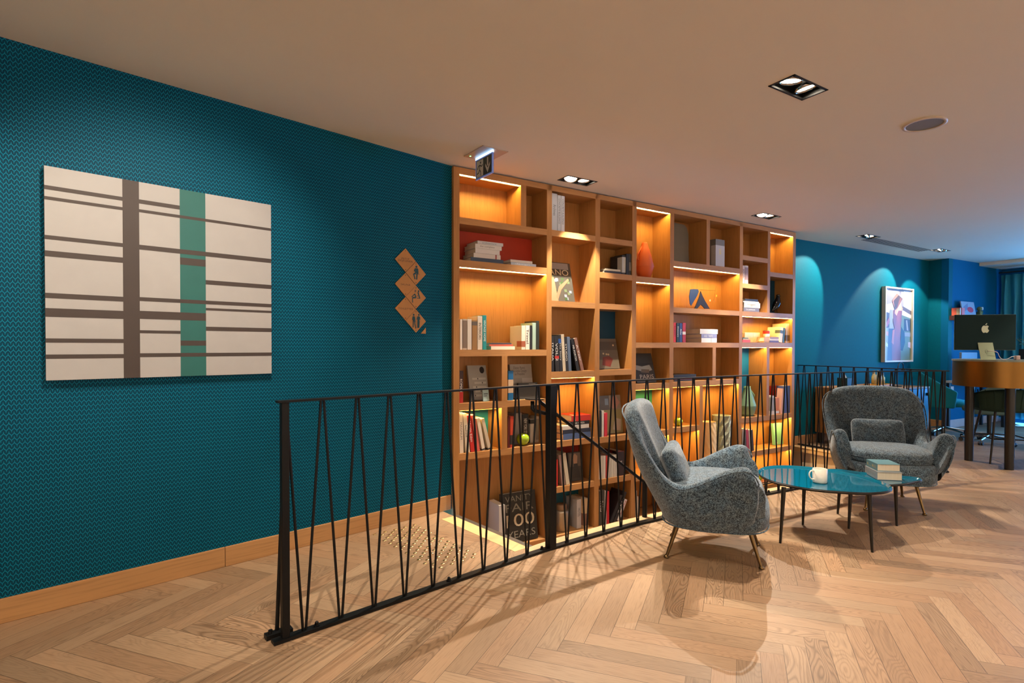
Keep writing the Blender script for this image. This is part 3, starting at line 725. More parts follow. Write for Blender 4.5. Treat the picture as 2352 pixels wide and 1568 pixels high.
up(z, 1197.7, 1206.6, 748.4, (222, 208, 186), 'thick cream volume with brown shapes on its side, on the wide lit shelf', group=G, band=(.12, .36, (150, 80, 50)))
up(z, 1207.2, 1216.5, 747.3, (226, 214, 196), 'white book with black handwritten title on the lit shelf', group=G, title='Travel', tcol=(30, 28, 26), tw=.6)
up(z, 1217.3, 1222, 747.3, (26, 26, 28), 'narrow black book on the lit shelf beside the handwritten title', group=G)
up(z, 1222.7, 1231, 741.4, (156, 178, 160), 'pale green book on the right of the lit shelf', group=G)
up(z, 1231.6, 1238.5, 737, (34, 38, 28), 'dark green black book at the right end of the lit shelf row', group=G)
z = .797
face(z, 1081, 1124, 841, (158, 156, 150), 'grey album with a black dot and rows of tape shapes, leaning in the left cubby', d0=.13, tilt=14,
     art=[PO([(.76 + .13 * cos(i * .5236), .86 + .1 * sin(i * .5236)) for i in range(12)], (24, 24, 26))] + [(.2 + .1 * (j % 2), .10 + j * .12, .92, .16 + j * .12, (190, 190, 184)) for j in range(5)] + [(.25 + .11 * ((j * 3) % 5), .11 + j * .12, .30 + .11 * ((j * 3) % 5), .15 + j * .12, (40, 40, 40)) for j in range(5)])
up(z, 1054.3, 1064, 852, (170, 36, 28), 'red novel with a dark portrait on its side in the left cubby', dp=.15, d=.03, band=(.35, 1, (60, 36, 30)), title='ROMAN', tw=.4)
face(z, 1110, 1124, 893, (150, 178, 182), 'small pale blue booklet in front of the grey album', d0=.04, tilt=10, t=.012, art=[(.15, .55, .85, .62, (60, 70, 76)), (.15, .4, .7, .45, (60, 70, 76))])
face(z, 1176, 1226, 838, (168, 158, 148), 'grey design monograph with two lighter squares, leaning in the right cubby', d0=.14, tilt=9, t=.03,
     art=[(.52, .05, 1, .58, (186, 178, 172)), (0, .05, .52, .58, (158, 150, 140))], title=[('Dieter Rams:\nAs Little Design\nas Possible', .42, .80, .66, .26, (92, 84, 78))])
up(z, 1167.5, 1179, 851.6, (16, 92, 142), 'blue book beside the grey design monograph', dp=.14, d=.02, band=(.25, .7, (188, 160, 130)))
face(z, 1193, 1237, 880, (58, 58, 56), 'low dark grey album in front of the design monograph', d0=.045, tilt=10, t=.02, art=[(.55, .9, .9, .93, (180, 180, 176))])
G = 'leaning books in the turquoise backed cubby'
z = .416
up(z, 1053.6, 1062.5, 948, (214, 200, 180), 'white photo book at the far left of the turquoise backed cubby', lean=-1.5, group=G, title='MAGNUM', tcol=(100, 96, 92), tw=.42)
up(z, 1069.5, 1078.5, 950, (216, 202, 178), 'cream book lettered bauhaus in the turquoise backed cubby', lean=-5.5, group=G, title='bauhaus', tcol=(34, 34, 36), tw=.3)
up(z, 1080.5, 1089, 953, (188, 40, 34), 'bright red book leaning in the turquoise backed cubby', lean=-7, group=G, title='Martin Eden', tw=.55)
up(z, 1095, 1103, 953, (196, 92, 80), 'salmon book leaning right of the bright red one', lean=-9, group=G)
up(z, 1108, 1115, 960, (220, 208, 190), 'white slim book leaning in the turquoise backed cubby, fifth from the left', lean=-11, group=G, band=(.02, .06, (30, 30, 30)))
up(z, 1122, 1129, 961, (200, 184, 160), 'beige slim book leaning at the right end of the turquoise backed cubby', lean=-14, group=G, band=(.02, .06, (30, 30, 30)))
G = 'books behind the green apple'
up(z, 1167, 1171, 957, (90, 24, 20), 'dark red thin book at the left of the apple cubby', group=G)
up(z, 1172, 1180, 956, (190, 66, 34), 'orange red book in the apple cubby', group=G, band=(.1, .4, (40, 34, 30)))
up(z, 1181.5, 1198, 949, (150, 144, 138), 'wide grey box file behind the green apple', group=G, d=.115)
up(z, 1199.5, 1214, 951, (24, 22, 22), 'black book with white title behind the green apple', group=G, title='NEW YORK STYLE', tw=.6, d=.115)
up(z, 1218, 1231, 962, (206, 200, 190), 'white book with a small photo at the top of its spine', group=G, band=(.8, .98, (60, 60, 60)), d=.115)
up(z, 1232, 1244.5, 956, (196, 186, 168), 'tall white book with a fan pattern by the upright', group=G, band=(.1, .9, (150, 146, 130)), d=.115)
z = BOT
up(z, 1146, 1160, 1160, (176, 170, 162), 'grey white box file on the lowest shelf left of the large black book', dp=.2, d=.02)
face(z, 1160, 1236, 1138, (28, 27, 26), 'large black book with big pale lettering on the lowest shelf', d0=.035, tilt=8, t=.05,
     title=[('VANITY', .5, .88, .84, .12, (120, 116, 104)), ('FAIR', .5, .70, .84, .16, (120, 116, 104)), ('100', .5, .44, .84, .25, (176, 160, 134)), ('YEARS', .5, .16, .84, .14, (120, 116, 104))])
# second column
z = 2.205; G = 'grey white binders on the top shelf'
up(z, 1267.3, 1280, 444.3, (176, 178, 184), 'widest grey white binder of the three on the top shelf', group=G, dp=.22, title='Archives', tcol=(90, 90, 96), tw=.3)
up(z, 1280.7, 1288.4, 448.4, (184, 186, 190), 'middle grey white binder of the three on the top shelf', group=G, dp=.22, title='CONCRETE BUILDINGS', tcol=(80, 80, 86), tw=.7)
up(z, 1289, 1297, 450.2, (190, 190, 194), 'right hand grey white binder of the three on the top shelf', group=G, dp=.22, title='CONCRETE BUILDINGS', tcol=(80, 80, 86), tw=.7)
rl = random.Random(5)
leaf = [(x := rl.random() * .85, y := rl.random() * .6, x + .1, y + .07, rl.choice([(60, 82, 50), (96, 110, 80), (40, 56, 40), (120, 128, 140)])) for _ in range(26)]
face(1.615, 1264, 1321, 600, (74, 70, 62), 'magazine with a tree trunk photo and large cream title', d0=.09, tilt=14, t=.02,
     art=leaf + [(0, .82, .9, .98, (150, 146, 150)), PO([(.05, 0), (.32, 0), (.26, .6), (.1, .6)], (168, 116, 88)), PO([(.32, .05), (.5, .3), (.86, .55), (.84, .6), (.42, .38), (.24, .1)], (158, 108, 82))], title=[('ANO', .48, .74, .8, .15, (226, 212, 184))])
z = 1.018; G = 'row of dark books leaning slightly'
for i, (x0, x1, yt, c, ln, lb, tt) in enumerate([(1266.6, 1273, 771.5, (24, 24, 26), -.5, 'black book at the left end of the leaning row', 'ITALIA'), (1274.2, 1283.5, 772, (30, 28, 28), -3, 'black book with a red 2 low on its spine', 'VOL 2'),
        (1284.2, 1290.8, 770, (26, 26, 32), -3.5, 'black book with a blue patch at the top of its spine', 'The Story'), (1292, 1298.8, 768, (204, 188, 160), -4, 'cream book in the leaning dark row', 'The Art of Living'),
        (1299.6, 1305.6, 774, (32, 30, 32), -4, 'black book right of the cream one', 'STUDIO'), (1306.4, 1313, 774, (96, 112, 134), -4, 'slate blue book in the leaning dark row', None),
        (1325, 1331.5, 779, (26, 26, 30), -14, 'black book leaning steeply on its neighbour', 'MR PORTER'), (1335, 1342, 778, (140, 100, 84), -16, 'rose brown book at the right end, leaning most', 'A Year')]):
    up(z, x0, x1, yt, c, lb + ' in the second column', lean=ln, group=G, title=tt, band=((.78, .9, (30, 80, 150)) if i == 2 else (.36, .44, (190, 40, 30)) if i == 1 else None), tw=.5)
stack(.428, [(1294, 1357, .052, (70, 94, 140), 'blue book at the bottom of the lit pile behind the railing'), (1293, 1357, .034, (34, 40, 60), 'navy book second from the bottom of the lit pile'),
    (1292, 1353, .034, (210, 204, 196), 'white book in the middle of the lit pile behind the railing', dict(title='Modern', tcol=(60, 60, 60), tw=.2)), (1310, 1354, .030, (28, 26, 28), 'black book under the red one in the lit pile', dict(title='MARC NEWSON')),
    (1313, 1357, .050, (198, 48, 34), 'thick red book on top of the lit pile behind the railing', dict(band=(.8, .85, (230, 220, 200))))], group='lit pile of books in the second column')
z = .04; G = 'books in the dark red backed cubby'
up(z, 1273, 1276.5, 1054, (40, 80, 140), 'thin blue book beside the black newel in the dark red cubby', group=G)
up(z, 1277, 1281, 1055, (196, 40, 34), 'bright red slim book in the dark red backed cubby', group=G)
up(z, 1291, 1299, 1044, (150, 120, 112), 'grey rose book leaning in the dark red backed cubby', lean=-8, group=G)
up(z, 1301, 1309, 1040, (196, 184, 160), 'cream book leaning in the dark red backed cubby', lean=-9, group=G)
face(z, 1308, 1340, 1040, (52, 42, 36), 'brown book with a standing figure photo on its cover', d0=.08, tilt=8, t=.022, art=[(.1, .5, .9, .96, (96, 82, 70)), PO([(.4, .55), (.62, .55), (.7, .85), (.52, .95), (.36, .85)], (168, 130, 104)), PO([(.25, .1), (.8, .1), (.66, .6), (.4, .6)], (40, 30, 26))])
z = BOT
up(z, 1264.5, 1272, 1151, (196, 190, 184), 'white book left of the metal canister on the lowest shelf', dp=.2)
up(z, 1325, 1335, 1147, (186, 184, 188), 'blue white book right of the canister on the lowest shelf', d=.06, title='HOTEL', tcol=(90, 90, 96), tw=.3)
up(z, 1336, 1346, 1146, (190, 160, 120), 'white book with a tan spine picture right of the canister', d=.02, band=(.1, .5, (120, 80, 60)))
# third column
z = 1.892
up(z, 1429, 1437, 586, (40, 40, 42), 'black slip case with a white strip on the third column', dp=.17, d=.02, band=(.1, .9, (190, 188, 182)))
up(z, 1437.6, 1444, 583, (24, 24, 26), 'black book left of the upright on the third column', dp=.17)
up(z, 1444.6, 1450, 583, (48, 48, 50), 'black book with grey marks against the upright', dp=.17, band=(.2, .6, (110, 108, 104)))
stack(z, [(1388, 1427.5, .020, (40, 40, 42), 'black and white booklet at the bottom of the small pile, third column'), (1390, 1425, .018, (200, 188, 160), 'cream booklet on top of the small pile, third column')], dp=.15)
face(1.022, 1376, 1424, 779, (92, 82, 72), 'album with a red vintage car photo, leaning on the teal back', d0=.07, tilt=13, t=.025,
     art=[(0, 0, 1, .30, (112, 102, 84)), (0, .62, 1, .9, (70, 60, 54)), PO([(.18, .12), (.55, .06), (.72, .32), (.55, .42), (.25, .38)], (110, 46, 36))] + [PO([(cx + .045 * cos(k), cz + .035 * sin(k)) for k in range(6)], (200, 176, 140)) for cx, cz in ((.3, .5), (.44, .48), (.53, .47), (.82, .78))])
z = .42
face(z, 1379, 1437, 910, (150, 140, 128), 'magazine with a floral pastel cover in the third column', d0=.11, tilt=8, t=.02,
     art=[(0, .0, 1, .62, (150, 144, 104)), (0, .62, .5, 1, (90, 88, 96)), PO([(.5, .7), (.75, .62), (.95, .8), (.8, .98), (.55, .95)], (186, 140, 128)), (.3, .75, .45, .92, (120, 140, 170)), PO([(.55, .1), (.9, .05), (.95, .35), (.7, .4)], (180, 170, 160))])
up(z, 1375.5, 1381.5, 943, (24, 24, 26), 'black book in front of the floral magazine', group='slim books before the floral magazine', dp=.07)
up(z, 1382.5, 1387, 943, (206, 200, 190), 'white slim book in front of the floral magazine', group='slim books before the floral magazine', dp=.07)
up(z, 1388.5, 1395, 948, (200, 44, 60), 'pink red slim book in front of the floral magazine', group='slim books before the floral magazine', dp=.07)
z = .043; G = 'white paperbacks behind the handrail'
pb = [(1374.5, 1380, (206, 198, 186)), (1380.6, 1385, (196, 188, 174)), (1385.6, 1391, (210, 202, 190)), (1391.6, 1395, (180, 50, 40)), (1395.6, 1400, (204, 196, 182)), (1400.6, 1404, (190, 182, 168)), (1404.6, 1408, (210, 204, 192)), (1408.6, 1413, (200, 192, 178)), (1413.6, 1417, (210, 200, 186))]
nm = ['first', 'second', 'third', 'fourth', 'fifth', 'sixth', 'seventh', 'eighth', 'ninth']
for i, (a, b_, c) in enumerate(pb):
    up(z, a, b_, 1047 - i * .4, c, '%s paperback from the left in the white row under the handrail%s' % (nm[i], ', the only red one' if i == 3 else ''), group=G)
up(z, 1418.5, 1433, 1036, (120, 22, 24), 'dark red thick book with white emblem at the end of the white row', group=G, band=(.02, .98, (40, 24, 24)), title='Wine', tw=.12)
z = BOT; G = 'books low in the third column'
up(z, 1376, 1387.5, 1127, (62, 58, 50), 'dark photo book at the left of the lowest third column shelf', group=G, title='PARIS', tw=.3)
up(z, 1389, 1393, 1127, (206, 196, 186), 'white slim book beside the red one on the lowest third column shelf', group=G)
up(z, 1394, 1399, 1128, (190, 30, 36), 'red book on the lowest shelf of the third column', group=G)
up(z, 1400.5, 1407, 1143, (30, 26, 28), 'black book leaning right on the lowest third column shelf', lean=27, group=G)
up(z, 1408.5, 1415, 1136, (34, 30, 32), 'black magazine leaning right with a white title', lean=27, group=G, title='STYLE', tw=.5)
up(z, 1416.5, 1423, 1152, (206, 196, 190), 'white magazine with red lettering leaning right', lean=27, group=G, title='Fashion', tcol=(170, 40, 50), tw=.75)
# fourth column
face(.88, 1463, 1508, 813, (52, 46, 40), 'dark photo book of rooftops titled in white', d0=.06, tilt=16, t=.02, art=[PO([(.05, .45), (.5, .35), (.9, .42), (.8, .6), (.4, .55), (.1, .6)], (150, 150, 148)), (0, .62, 1, .64, (24, 20, 18)), PO([(.3, .35), (.7, .32), (.75, .44), (.35, .46)], (104, 92, 78))], title=[('PARIS', .55, .2, .7, .14, (196, 188, 174))])
up(.424, 1466, 1486, 928, (186, 74, 56), 'salmon red thick book in front of the green back', dp=.14, d=.03)
z = .02 - .0
up(BOT, 1460, 1462.8, 1127, (200, 188, 168), 'cream slim book at the foot of the fourth column', d=.02, group='slim books at the foot of the fourth column')
up(BOT, 1463.2, 1466, 1140, (196, 180, 156), 'white slim book beside the cream one at the foot of the fourth column', d=.02, group='slim books at the foot of the fourth column')
# fifth column
up(2.072, 1643.5, 1664, 550, (110, 106, 100), 'thick catalogue with a black and white photo and yellow bands', dp=.15, d=.03, band=(.0, .78, (180, 176, 176)), title='DER', tcol=(226, 200, 30), tw=.2)
z = 1.274; G = 'dictionaries at the left of the fifth column'
up(z, 1546.9, 1552.5, 740.8, (200, 46, 34), 'red dictionary at the left end of the four', group=G, title='ROBERT', tcol=(40, 20, 20))
up(z, 1554, 1560, 742, (28, 50, 44), 'dark green dictionary second of the four', group=G, title='Dictionary')
up(z, 1560.6, 1567, 742, (44, 64, 112), 'blue dictionary third of the four', group=G, title='Atlas', tw=.3)
up(z, 1567.8, 1575, 741.4, (168, 36, 34), 'red dictionary with a white disc, last of the four', group=G, band=(.40, .55, (220, 210, 200)))
stack(z, [(1611, 1646.5, .046, (216, 212, 210), 'white volume at the bottom of the pile of three, fifth column', dict(band=(.36, .38, (150, 146, 142)))), (1611, 1646.5, .041, (140, 140, 176), 'lilac blue volume in the middle of the pile of three', dict(title='HUGO    THEATRE')),
    (1608, 1648.8, .050, (214, 210, 206), 'white volume on top of the pile of three, fifth column')], group='pile of three thick volumes', dp=.22)
stack(.886, [(1549, 1594, .018, (40, 36, 34), 'black album at the bottom of the dark pile, fifth column'), (1548, 1594.5, .012, (176, 44, 32), 'thin red album in the dark pile of the fifth column'), (1548, 1599, .034, (44, 40, 38), 'grey black box album on top of the dark pile')], dp=.19, d=.03, group='dark pile in the fifth column')
# sixth and seventh columns
z = 1.92
up(z, 1705, 1710.5, 610, (206, 180, 168), 'pink white paperback standing alone left, sixth column', title='BERLIN', tcol=(90, 60, 56), tw=.5)
up(z, 1711.2, 1718.3, 610, (200, 188, 178), 'white paperback with a dark floral spine, sixth column', band=(.2, .9, (150, 120, 116)))
stack(1.618, [(1708, 1744, .042, (112, 106, 112), 'grey volume at the bottom of the sixth column pile', dict(title='La peinture')), (1709, 1746, .056, (206, 194, 176), 'thick cream volume with two title lines in the sixth column pile', dict(title='Architecture\nXX', tcol=(90, 80, 70), tw=.5)),
    (1707, 1743.5, .014, (206, 198, 188), 'white thin book near the top of the sixth column pile'), (1711, 1741, .024, (40, 38, 38), 'black thin book on top of the sixth column pile')], group='pile in the sixth column')
z = 1.28
stack(z, [(1705.5, 1723.5, .028, (206, 78, 34), 'orange paperback low at the left of the lit right shelf'), (1707, 1721, .012, (196, 176, 130), 'cream paperback on the orange one'), (1706, 1719, .010, (70, 84, 60), 'green thin paperback topping the small orange pile')], group='small orange pile', dp=.075)
stack(z, [(1755, 1766, .012, (150, 120, 40), 'olive thin book under the boxes on the lit right shelf'), (1755, 1766.5, .05, (206, 150, 70), 'orange cream block of paperbacks on the lit right shelf')], dp=.14, group='paperbacks in the middle of the lit right shelf')
stack(z, [(1768, 1789, .022, (90, 56, 60), 'plum book at the bottom of the pile beside the leaning books'), (1768, 1789, .02, (196, 180, 170), 'white book in the pile beside the leaning books'), (1769, 1789, .02, (150, 110, 100), 'rose book on top of the pile beside the leaning books')], dp=.12, group='pile beside the leaning books')
up(z, 1790, 1796.5, 752, (220, 204, 176), 'white and orange guide leaning left on the lit right shelf', lean=7, dp=.17, d=.03, band=(.6, .8, (80, 90, 90)), group='guides at the end of the lit right shelf')
up(z, 1797.5, 1801, 753, (60, 72, 46), 'dark green guide leaning on the lit right shelf', lean=7, dp=.17, d=.03, group='guides at the end of the lit right shelf')
up(z, 1805, 1813.5, 743, (206, 178, 140), 'tall cream book with a city photo at the end of the lit right shelf', dp=.18, d=.03, band=(.1, .4, (110, 90, 70)), group='guides at the end of the lit right shelf')
z = .455
up(z, 1770, 1779, 909, (206, 198, 188), 'white guide in front of the red book, seventh column', dp=.10, d=.02, band=(.2, .9, (150, 146, 140)), group='guides in the seventh column')
up(z, 1781, 1789.5, 913, (206, 120, 50), 'orange and white guide, seventh column', dp=.10, d=.02, band=(.05, .2, (220, 214, 206)), group='guides in the seventh column')
face(z, 1774, 1796, 886, (160, 34, 22), 'red album with gold calligraphy behind the guides', d0=.15, tilt=6, t=.02, art=[(.5, .1, .6, .95, (200, 140, 50)), (.7, .3, .76, .9, (200, 140, 50)), (.3, .5, .8, .55, (200, 140, 50))])
up(z, 1793, 1797, 893, (206, 160, 140), 'pink cream book leaning right, seventh column', lean=7, dp=.07, d=.03, group='guides in the seventh column')
up(z, 1803, 1816, 886, (70, 84, 130), 'blue tall book against the right side panel', dp=.11, d=.02)
z = .074; G = 'leaning books behind the armchair arm'
for i, (x0, x1, c, ln, lb) in enumerate([(1706, 1711, (150, 146, 140), -3, 'grey'), (1712, 1715, (90, 86, 84), -4, 'dark grey'), (1715.5, 1721, (170, 60, 84), -5, 'pink'), (1722, 1724.5, (200, 190, 176), -5, 'white'), (1725, 1732, (44, 40, 40), -6, 'black')]):
    up(z, x0, x1, 984 + i * .8, c, lb + ' book leaning left, low on the last column behind the railing', lean=ln, group=G)
face(z, 1779, 1805, 972, (120, 180, 144), 'mint green album standing low in the last column', d0=.10, tilt=5, t=.03, art=[(.12, .06, .34, .13, (200, 190, 170)), (.1, .86, .7, .865, (96, 150, 120))])
stack(-.335, [(1736, 1780, .014, (60, 60, 64), 'dark magazine at the bottom of the pile by the low green apple'), (1738, 1776, .012, (196, 184, 160), 'cream magazine in the pile by the low green apple'), (1735, 1772, .012, (120, 70, 60), 'brown magazine on top of the pile by the low green apple')], dp=.2, group='magazines by the low green apple')

# ------------------------------------------------------------------ ornaments in the bookcase
def apple(zs, x, y, d, r, label):
    s = s_at(x, zs + r, d); t = thing('ceramic_apple', label, 'apple ornament', group=None); put(t, s, d, zs + .0008)
    q = MB(); pr = []
    for i in range(17):
        a = -pi / 2 + pi * i / 16; rr = r * cos(a) * (1 + .06 * sin(a)); pr.append((max(rr, .0002) if i not in (16,) else r * .02, r * .97 + r * .97 * sin(a) - (r * .16 * (1 - min(1, abs(rr) / (r * .4))) if a > 0 else 0)))
    q.lathe(pr, 28); obj('apple_body', q, mat('green_glaze', (150, 176, 22), .22, coat=.5), t)
    q = MB(); q.tube([(0, 0, r * 1.75), (.002, 0, r * 1.95), (.006, 0, r * 2.15)], r * .05); obj('stem', q, mat('apple_stem', (70, 60, 20), .6), t)
apple(.416, 1201, 1011, .055, .053, 'large green apple ornament in front of books, first column')
apple(.434, 1558, 967, .07, .044, 'green apple ornament on its own lit shelf above the armchair')
apple(-.335 + .0415, 1743, 1098, .07, .044, 'green apple ornament on the bottom shelf beyond the coffee table')
# orange faceted two-handled vase
def to_s(x, d, z): return s_at(x, z, d)
s0 = s_at(1480, 1.9, .12); t = thing('terracotta_vase', 'orange double cone vase with two angular handles in lit cubby', 'vase'); put(t, s0, .12, 1.8878)
hv = sz(1480, 557, .12)[1] - 1.887; k = hv / .36
prof = [(.0002, 0), (.058, 0), (.096, .115), (.098, .12), (.052, .29), (.045, .30), (.030, .345), (.026, .36), (.020, .36), (.022, .33)]
q = MB(); q.lathe([(a * k * .98, b * k) for a, b in prof], 26); OR = mat('terracotta', (206, 96, 44), .6, var=.05); obj('body', q, OR, t)
for sg in (-1, 1):
    q = MB(); q.tube([Vector((sg * a * k, 0, b * k)) for a, b in ((.028, .325), (.092, .235), (.086, .19), (.072, .165))], .0075, 6); obj('handle', q, OR, t)
# curved grey panel
s0 = s_at(1547.5, 2.1, .16); s1 = s_at(1586.5, 2.1, .16); zt = sz(1575, 513, .16)[1]
t = thing('grey_panel', 'rounded grey panel leaning at the back of a top cubby', 'panel'); put(t, s0 + .004, .17, 2.0752, Rx(-5))
wP, hP = s1 - s0, zt - 2.072; pl = [(0, 0), (wP * .94, 0), (wP * .95, hP * .35), (wP, hP * .6), (wP * 1.0, hP * .78), (wP * .94, hP * .92), (wP * .8, hP * .99), (wP * .5, hP), (0, hP * 1.0)]
q = MB(); q.prism([(a, b) for a, b in pl], 0, .018, M=Matrix(((1, 0, 0, 0), (0, 0, -1, .018), (0, 1, 0, 0), (0, 0, 0, 1)))); obj('board', q, mat('panel_grey', (116, 112, 104), .6), t)
# metal mobile on black legs
s0 = s_at(1612, 1.62, .12); t = thing('desk_mobile', 'small metal mobile with blue plate on a black arched stand', 'sculpture'); put(t, s0, .12, 1.617)
K = lambda x, y: (s_at(x, sz(x, y, .12)[1], .12) - s0, sz(x, y, .12)[1] - 1.617)
cr = lambda x, y: K(1360 + x / 4.9, 440 + y / 4.9)
XZ = Matrix(((1, 0, 0, 0), (0, 0, -1, 0), (0, 1, 0, 0), (0, 0, 0, 1)))
q = MB(); q.prism([cr(1220, 1120), cr(1240, 1170), cr(1270, 1230), cr(1322, 1318), cr(1268, 1318), cr(1222, 1268), cr(1180, 1318), cr(1150, 1318), cr(1180, 1245), cr(1205, 1180)], -.004, .004, M=XZ); obj('stand', q, mat('sculpture_black', (34, 34, 40), .5), t)
q = MB(); q.prism([cr(1112, 1100), cr(1150, 1094), cr(1200, 1098), cr(1207, 1125), cr(1190, 1170), cr(1122, 1282), cr(1108, 1260), cr(1100, 1180)], -.003, .003, M=XZ @ Matrix.Translation((0, 0, -.01))); obj('blue_plate', q, mat('sculpture_blue', (40, 66, 130), .5), t)
a, b_, c_ = cr(1215, 1105), cr(1385, 1112), cr(1395, 1065); w1, w2 = cr(1378, 1120), cr(1370, 1225)
q = MB(); q.tube([(a[0], 0, a[1]), (b_[0], 0, b_[1]), (c_[0], 0, c_[1])], .0014, 6); q.tube([(b_[0], 0, b_[1]), (w2[0], 0, w2[1])], .001, 6); obj('wire', q, mat('wire_dark', (70, 50, 30), .4, .8), t)
for cx_, cy_, rgb in ((1400, 1172, (230, 200, 90)), (1328, 1224, (232, 224, 204)), (1378, 1232, (150, 120, 130))):
    r = .012 if rgb[2] != 130 else .006; p = cr(cx_, cy_); q = MB(); q.prism([(p[0] + r * cos(a) * (1.1 if i % 3 else .7), p[1] + r * sin(a)) for i, a in enumerate([2 * pi * j / 7 for j in range(7)])], -.001, .001, M=XZ); obj('disc', q, cm(rgb, .4), t)
# black wooden bird
s0 = s_at(1782, 1.65, .11); t = thing('black_bird', 'glossy black wooden bird figure in a teal backed cubby', 'figurine'); put(t, s0, .11, 1.618, Rz(0))
GB = mat('black_lacquer', (14, 13, 14), .18, coat=.6)
pts = catmull([(-.075, 0, .035), (-.05, 0, .052), (-.01, 0, .085), (.02, 0, .13), (.035, 0, .175), (.042, 0, .205)], 5); n = len(pts)
rad = [(.006, .02, .040, .044, .027, .020)[min(int(i / (n - 1) * 5), 5)] * (1 - (i / (n - 1) * 5) % 1) + (.006, .02, .040, .044, .027, .020, .020)[min(int(i / (n - 1) * 5) + 1, 6)] * ((i / (n - 1) * 5) % 1) for i in range(n)]
q = MB(); q.tube(pts, rad, 16); obj('body', q, GB, t)
q = MB(); q.sell((.045, 0, .215), (.024, .019, .020), 1, 1, 16, 10); q.cyl((.06, 0, .216), (.10, 0, .212), .006, .001, 8); obj('head', q, GB, t)
for sg in (-1, 1):
    q = MB(); q.tube([(.0, sg * .012, .07), (.005, sg * .014, .01), (.006, sg * .014, .0015)], .0018, 6); q.tube([(-.012, sg * .014, .0015), (.024, sg * .014, .0015)], .0015, 6); obj('leg', q, mat('bird_wire', (30, 30, 32), .3, .9), t)
# vases in the tall lit cubby
s0 = s_at(1630, .6, .13) - .032; zt = sz(1631, 967, .13)[1]; hh = zt - .04; t = thing('cream_vase', 'tall cream cylinder vase with raised ribs in the lit cubby', 'vase'); put(t, s0, .12, .0405)
r0 = (s_at(1643, .9, .12) - s_at(1619, .9, .12)) / 2; rows = []
for j in range(40):
    z = hh * j / 39; rows.append([Vector(((r0 * (1.08 - .12 * j / 39) * (1 + .025 * cos(i * pi / 2 + j * .8))) * cos(2 * pi * i / 40), (r0 * (1.08 - .12 * j / 39) * (1 + .025 * cos(i * pi / 2 + j * .8))) * sin(2 * pi * i / 40), z)) for i in range(40)])
q = MB(); q.grid(rows, closed=True); q.lathe([(r0 * .98, hh), (r0 * .8, hh - .01), (r0 * .75, hh - .06), (.0002, hh - .07)], 40); obj('vessel', q, mat('cream_ceramic', (226, 196, 150), .5), t)
s0 = s_at(1659, .6, .09); zt = sz(1659, 953, .10)[1]; hh = zt - .04; t = thing('faceted_vase', 'tall grey green vase of stacked triangular facets', 'vase'); put(t, s0, .10, .0405)
r1 = (s_at(1673, .9, .10) - s_at(1644, .9, .10)) / 2; rows = []
for j in range(9): rows.append([Vector((r1 * (1.0 if (i + j) % 2 else .84) * cos(2 * pi * (i + .5 * (j % 2)) / 14), r1 * (1.0 if (i + j) % 2 else .84) * sin(2 * pi * (i + .5 * (j % 2)) / 14), hh * j / 8)) for i in range(14)])
q = MB()
for j in range(8):
    for i in range(14):
        a, b2, c2, d2 = rows[j][i], rows[j][(i + 1) % 14], rows[j + 1][(i + 1) % 14], rows[j + 1][i]; q.add([a, b2, c2, d2], [(0, 1, 2), (0, 2, 3)])
q.lathe([(r1 * .96, hh), (r1 * .85, hh), (r1 * .8, hh - .05), (.0002, hh - .06)], 28); obj('vessel', q, mat('grey_green_glaze', (150, 156, 140), .35), t)
# mint jug
s0 = s_at(1716, .5, .12); t = thing('mint_jug', 'pale green angular jug with a large handle in the turquoise cubby', 'jug'); put(t, s0, .12, .4555)
hj = sz(1714, 887, .12)[1] - .455; q = MB(); q.lathe([(.0002, 0), (.062, 0), (.080, .03), (.098, hj * .34), (.098, hj * .36), (.035, hj * .96), (.036, hj), (.031, hj), (.03, hj * .9)], 24); MJ = mat('mint_glaze', (128, 168, 140), .4); obj('body', q, MJ, t)
q = MB(); q.tube([(.036, 0, hj * .93), (.125, 0, hj * .68), (.085, 0, hj * .42)], .008, 8); obj('handle', q, MJ, t)
q = MB(); q.cyl((-.03, 0, hj * .93), (-.06, 0, hj * .98), .012, .006, 10); obj('spout', q, MJ, t)
# canister on the lowest shelf
s0 = s_at(1291, -.3, .10); t = thing('metal_canister', 'brushed metal canister with a turned wooden neck on the lowest shelf', 'canister'); put(t, s0, .11, BOT + .0005)
hc = sz(1293, 1170, .1)[1] - BOT; q = MB(); q.lathe([(.0002, 0), (.064, 0), (.068, .006), (.068, hc * .9), (.062, hc), (.05, hc), (.0002, hc)], 32); obj('body', q, mat('brushed_tin', (166, 150, 128), .4, .7, stretch=(1, 1, 30)), t)
q = MB(); q.lathe([(.046, hc), (.046, hc + .045), (.040, hc + .05), (.034, hc + .045), (.0002, hc + .045)], 28); obj('neck', q, mat('turned_wood', (130, 96, 66), .5), t)
# marble boxes, tin, small yellow box
a0, a1, a2 = s_at(1710.5, 1.3, .10), s_at(1730, 1.3, .10), s_at(1745.5, 1.3, .10); hm = sz(1730, 763.5, .10)[1] - 1.28
MBL = mat('pale_marble', (190, 178, 158), .35, var=.2, scale=25)
for (a, b2), lb in (((a0, a1 - .002), 'left one of two pale marble blocks on the lit right shelf'), ((a1, a2), 'right one of two pale marble blocks on the lit right shelf')):
    t = thing('marble_block', lb, 'bookend', group='marble blocks'); put(t, a, .10, 1.2808); q = MB(); q.box(0, 0, 0, b2 - a, .09, hm); obj('block', q, MBL, t, [('bevel', .003, 2)])
ts = s_at(1761, 1.35, .07); t = thing('food_tin', 'red and white labelled tin standing on orange paperbacks', 'tin'); put(t, ts, .075, 1.28 + .0636); ht = .075
q = MB(); q.lathe([(.0002, 0), (.036, 0), (.038, .003), (.036, .005), (.036, ht - .005), (.038, ht - .003), (.036, ht), (.0002, ht - .002)], 28); obj('can', q, ALU, t)
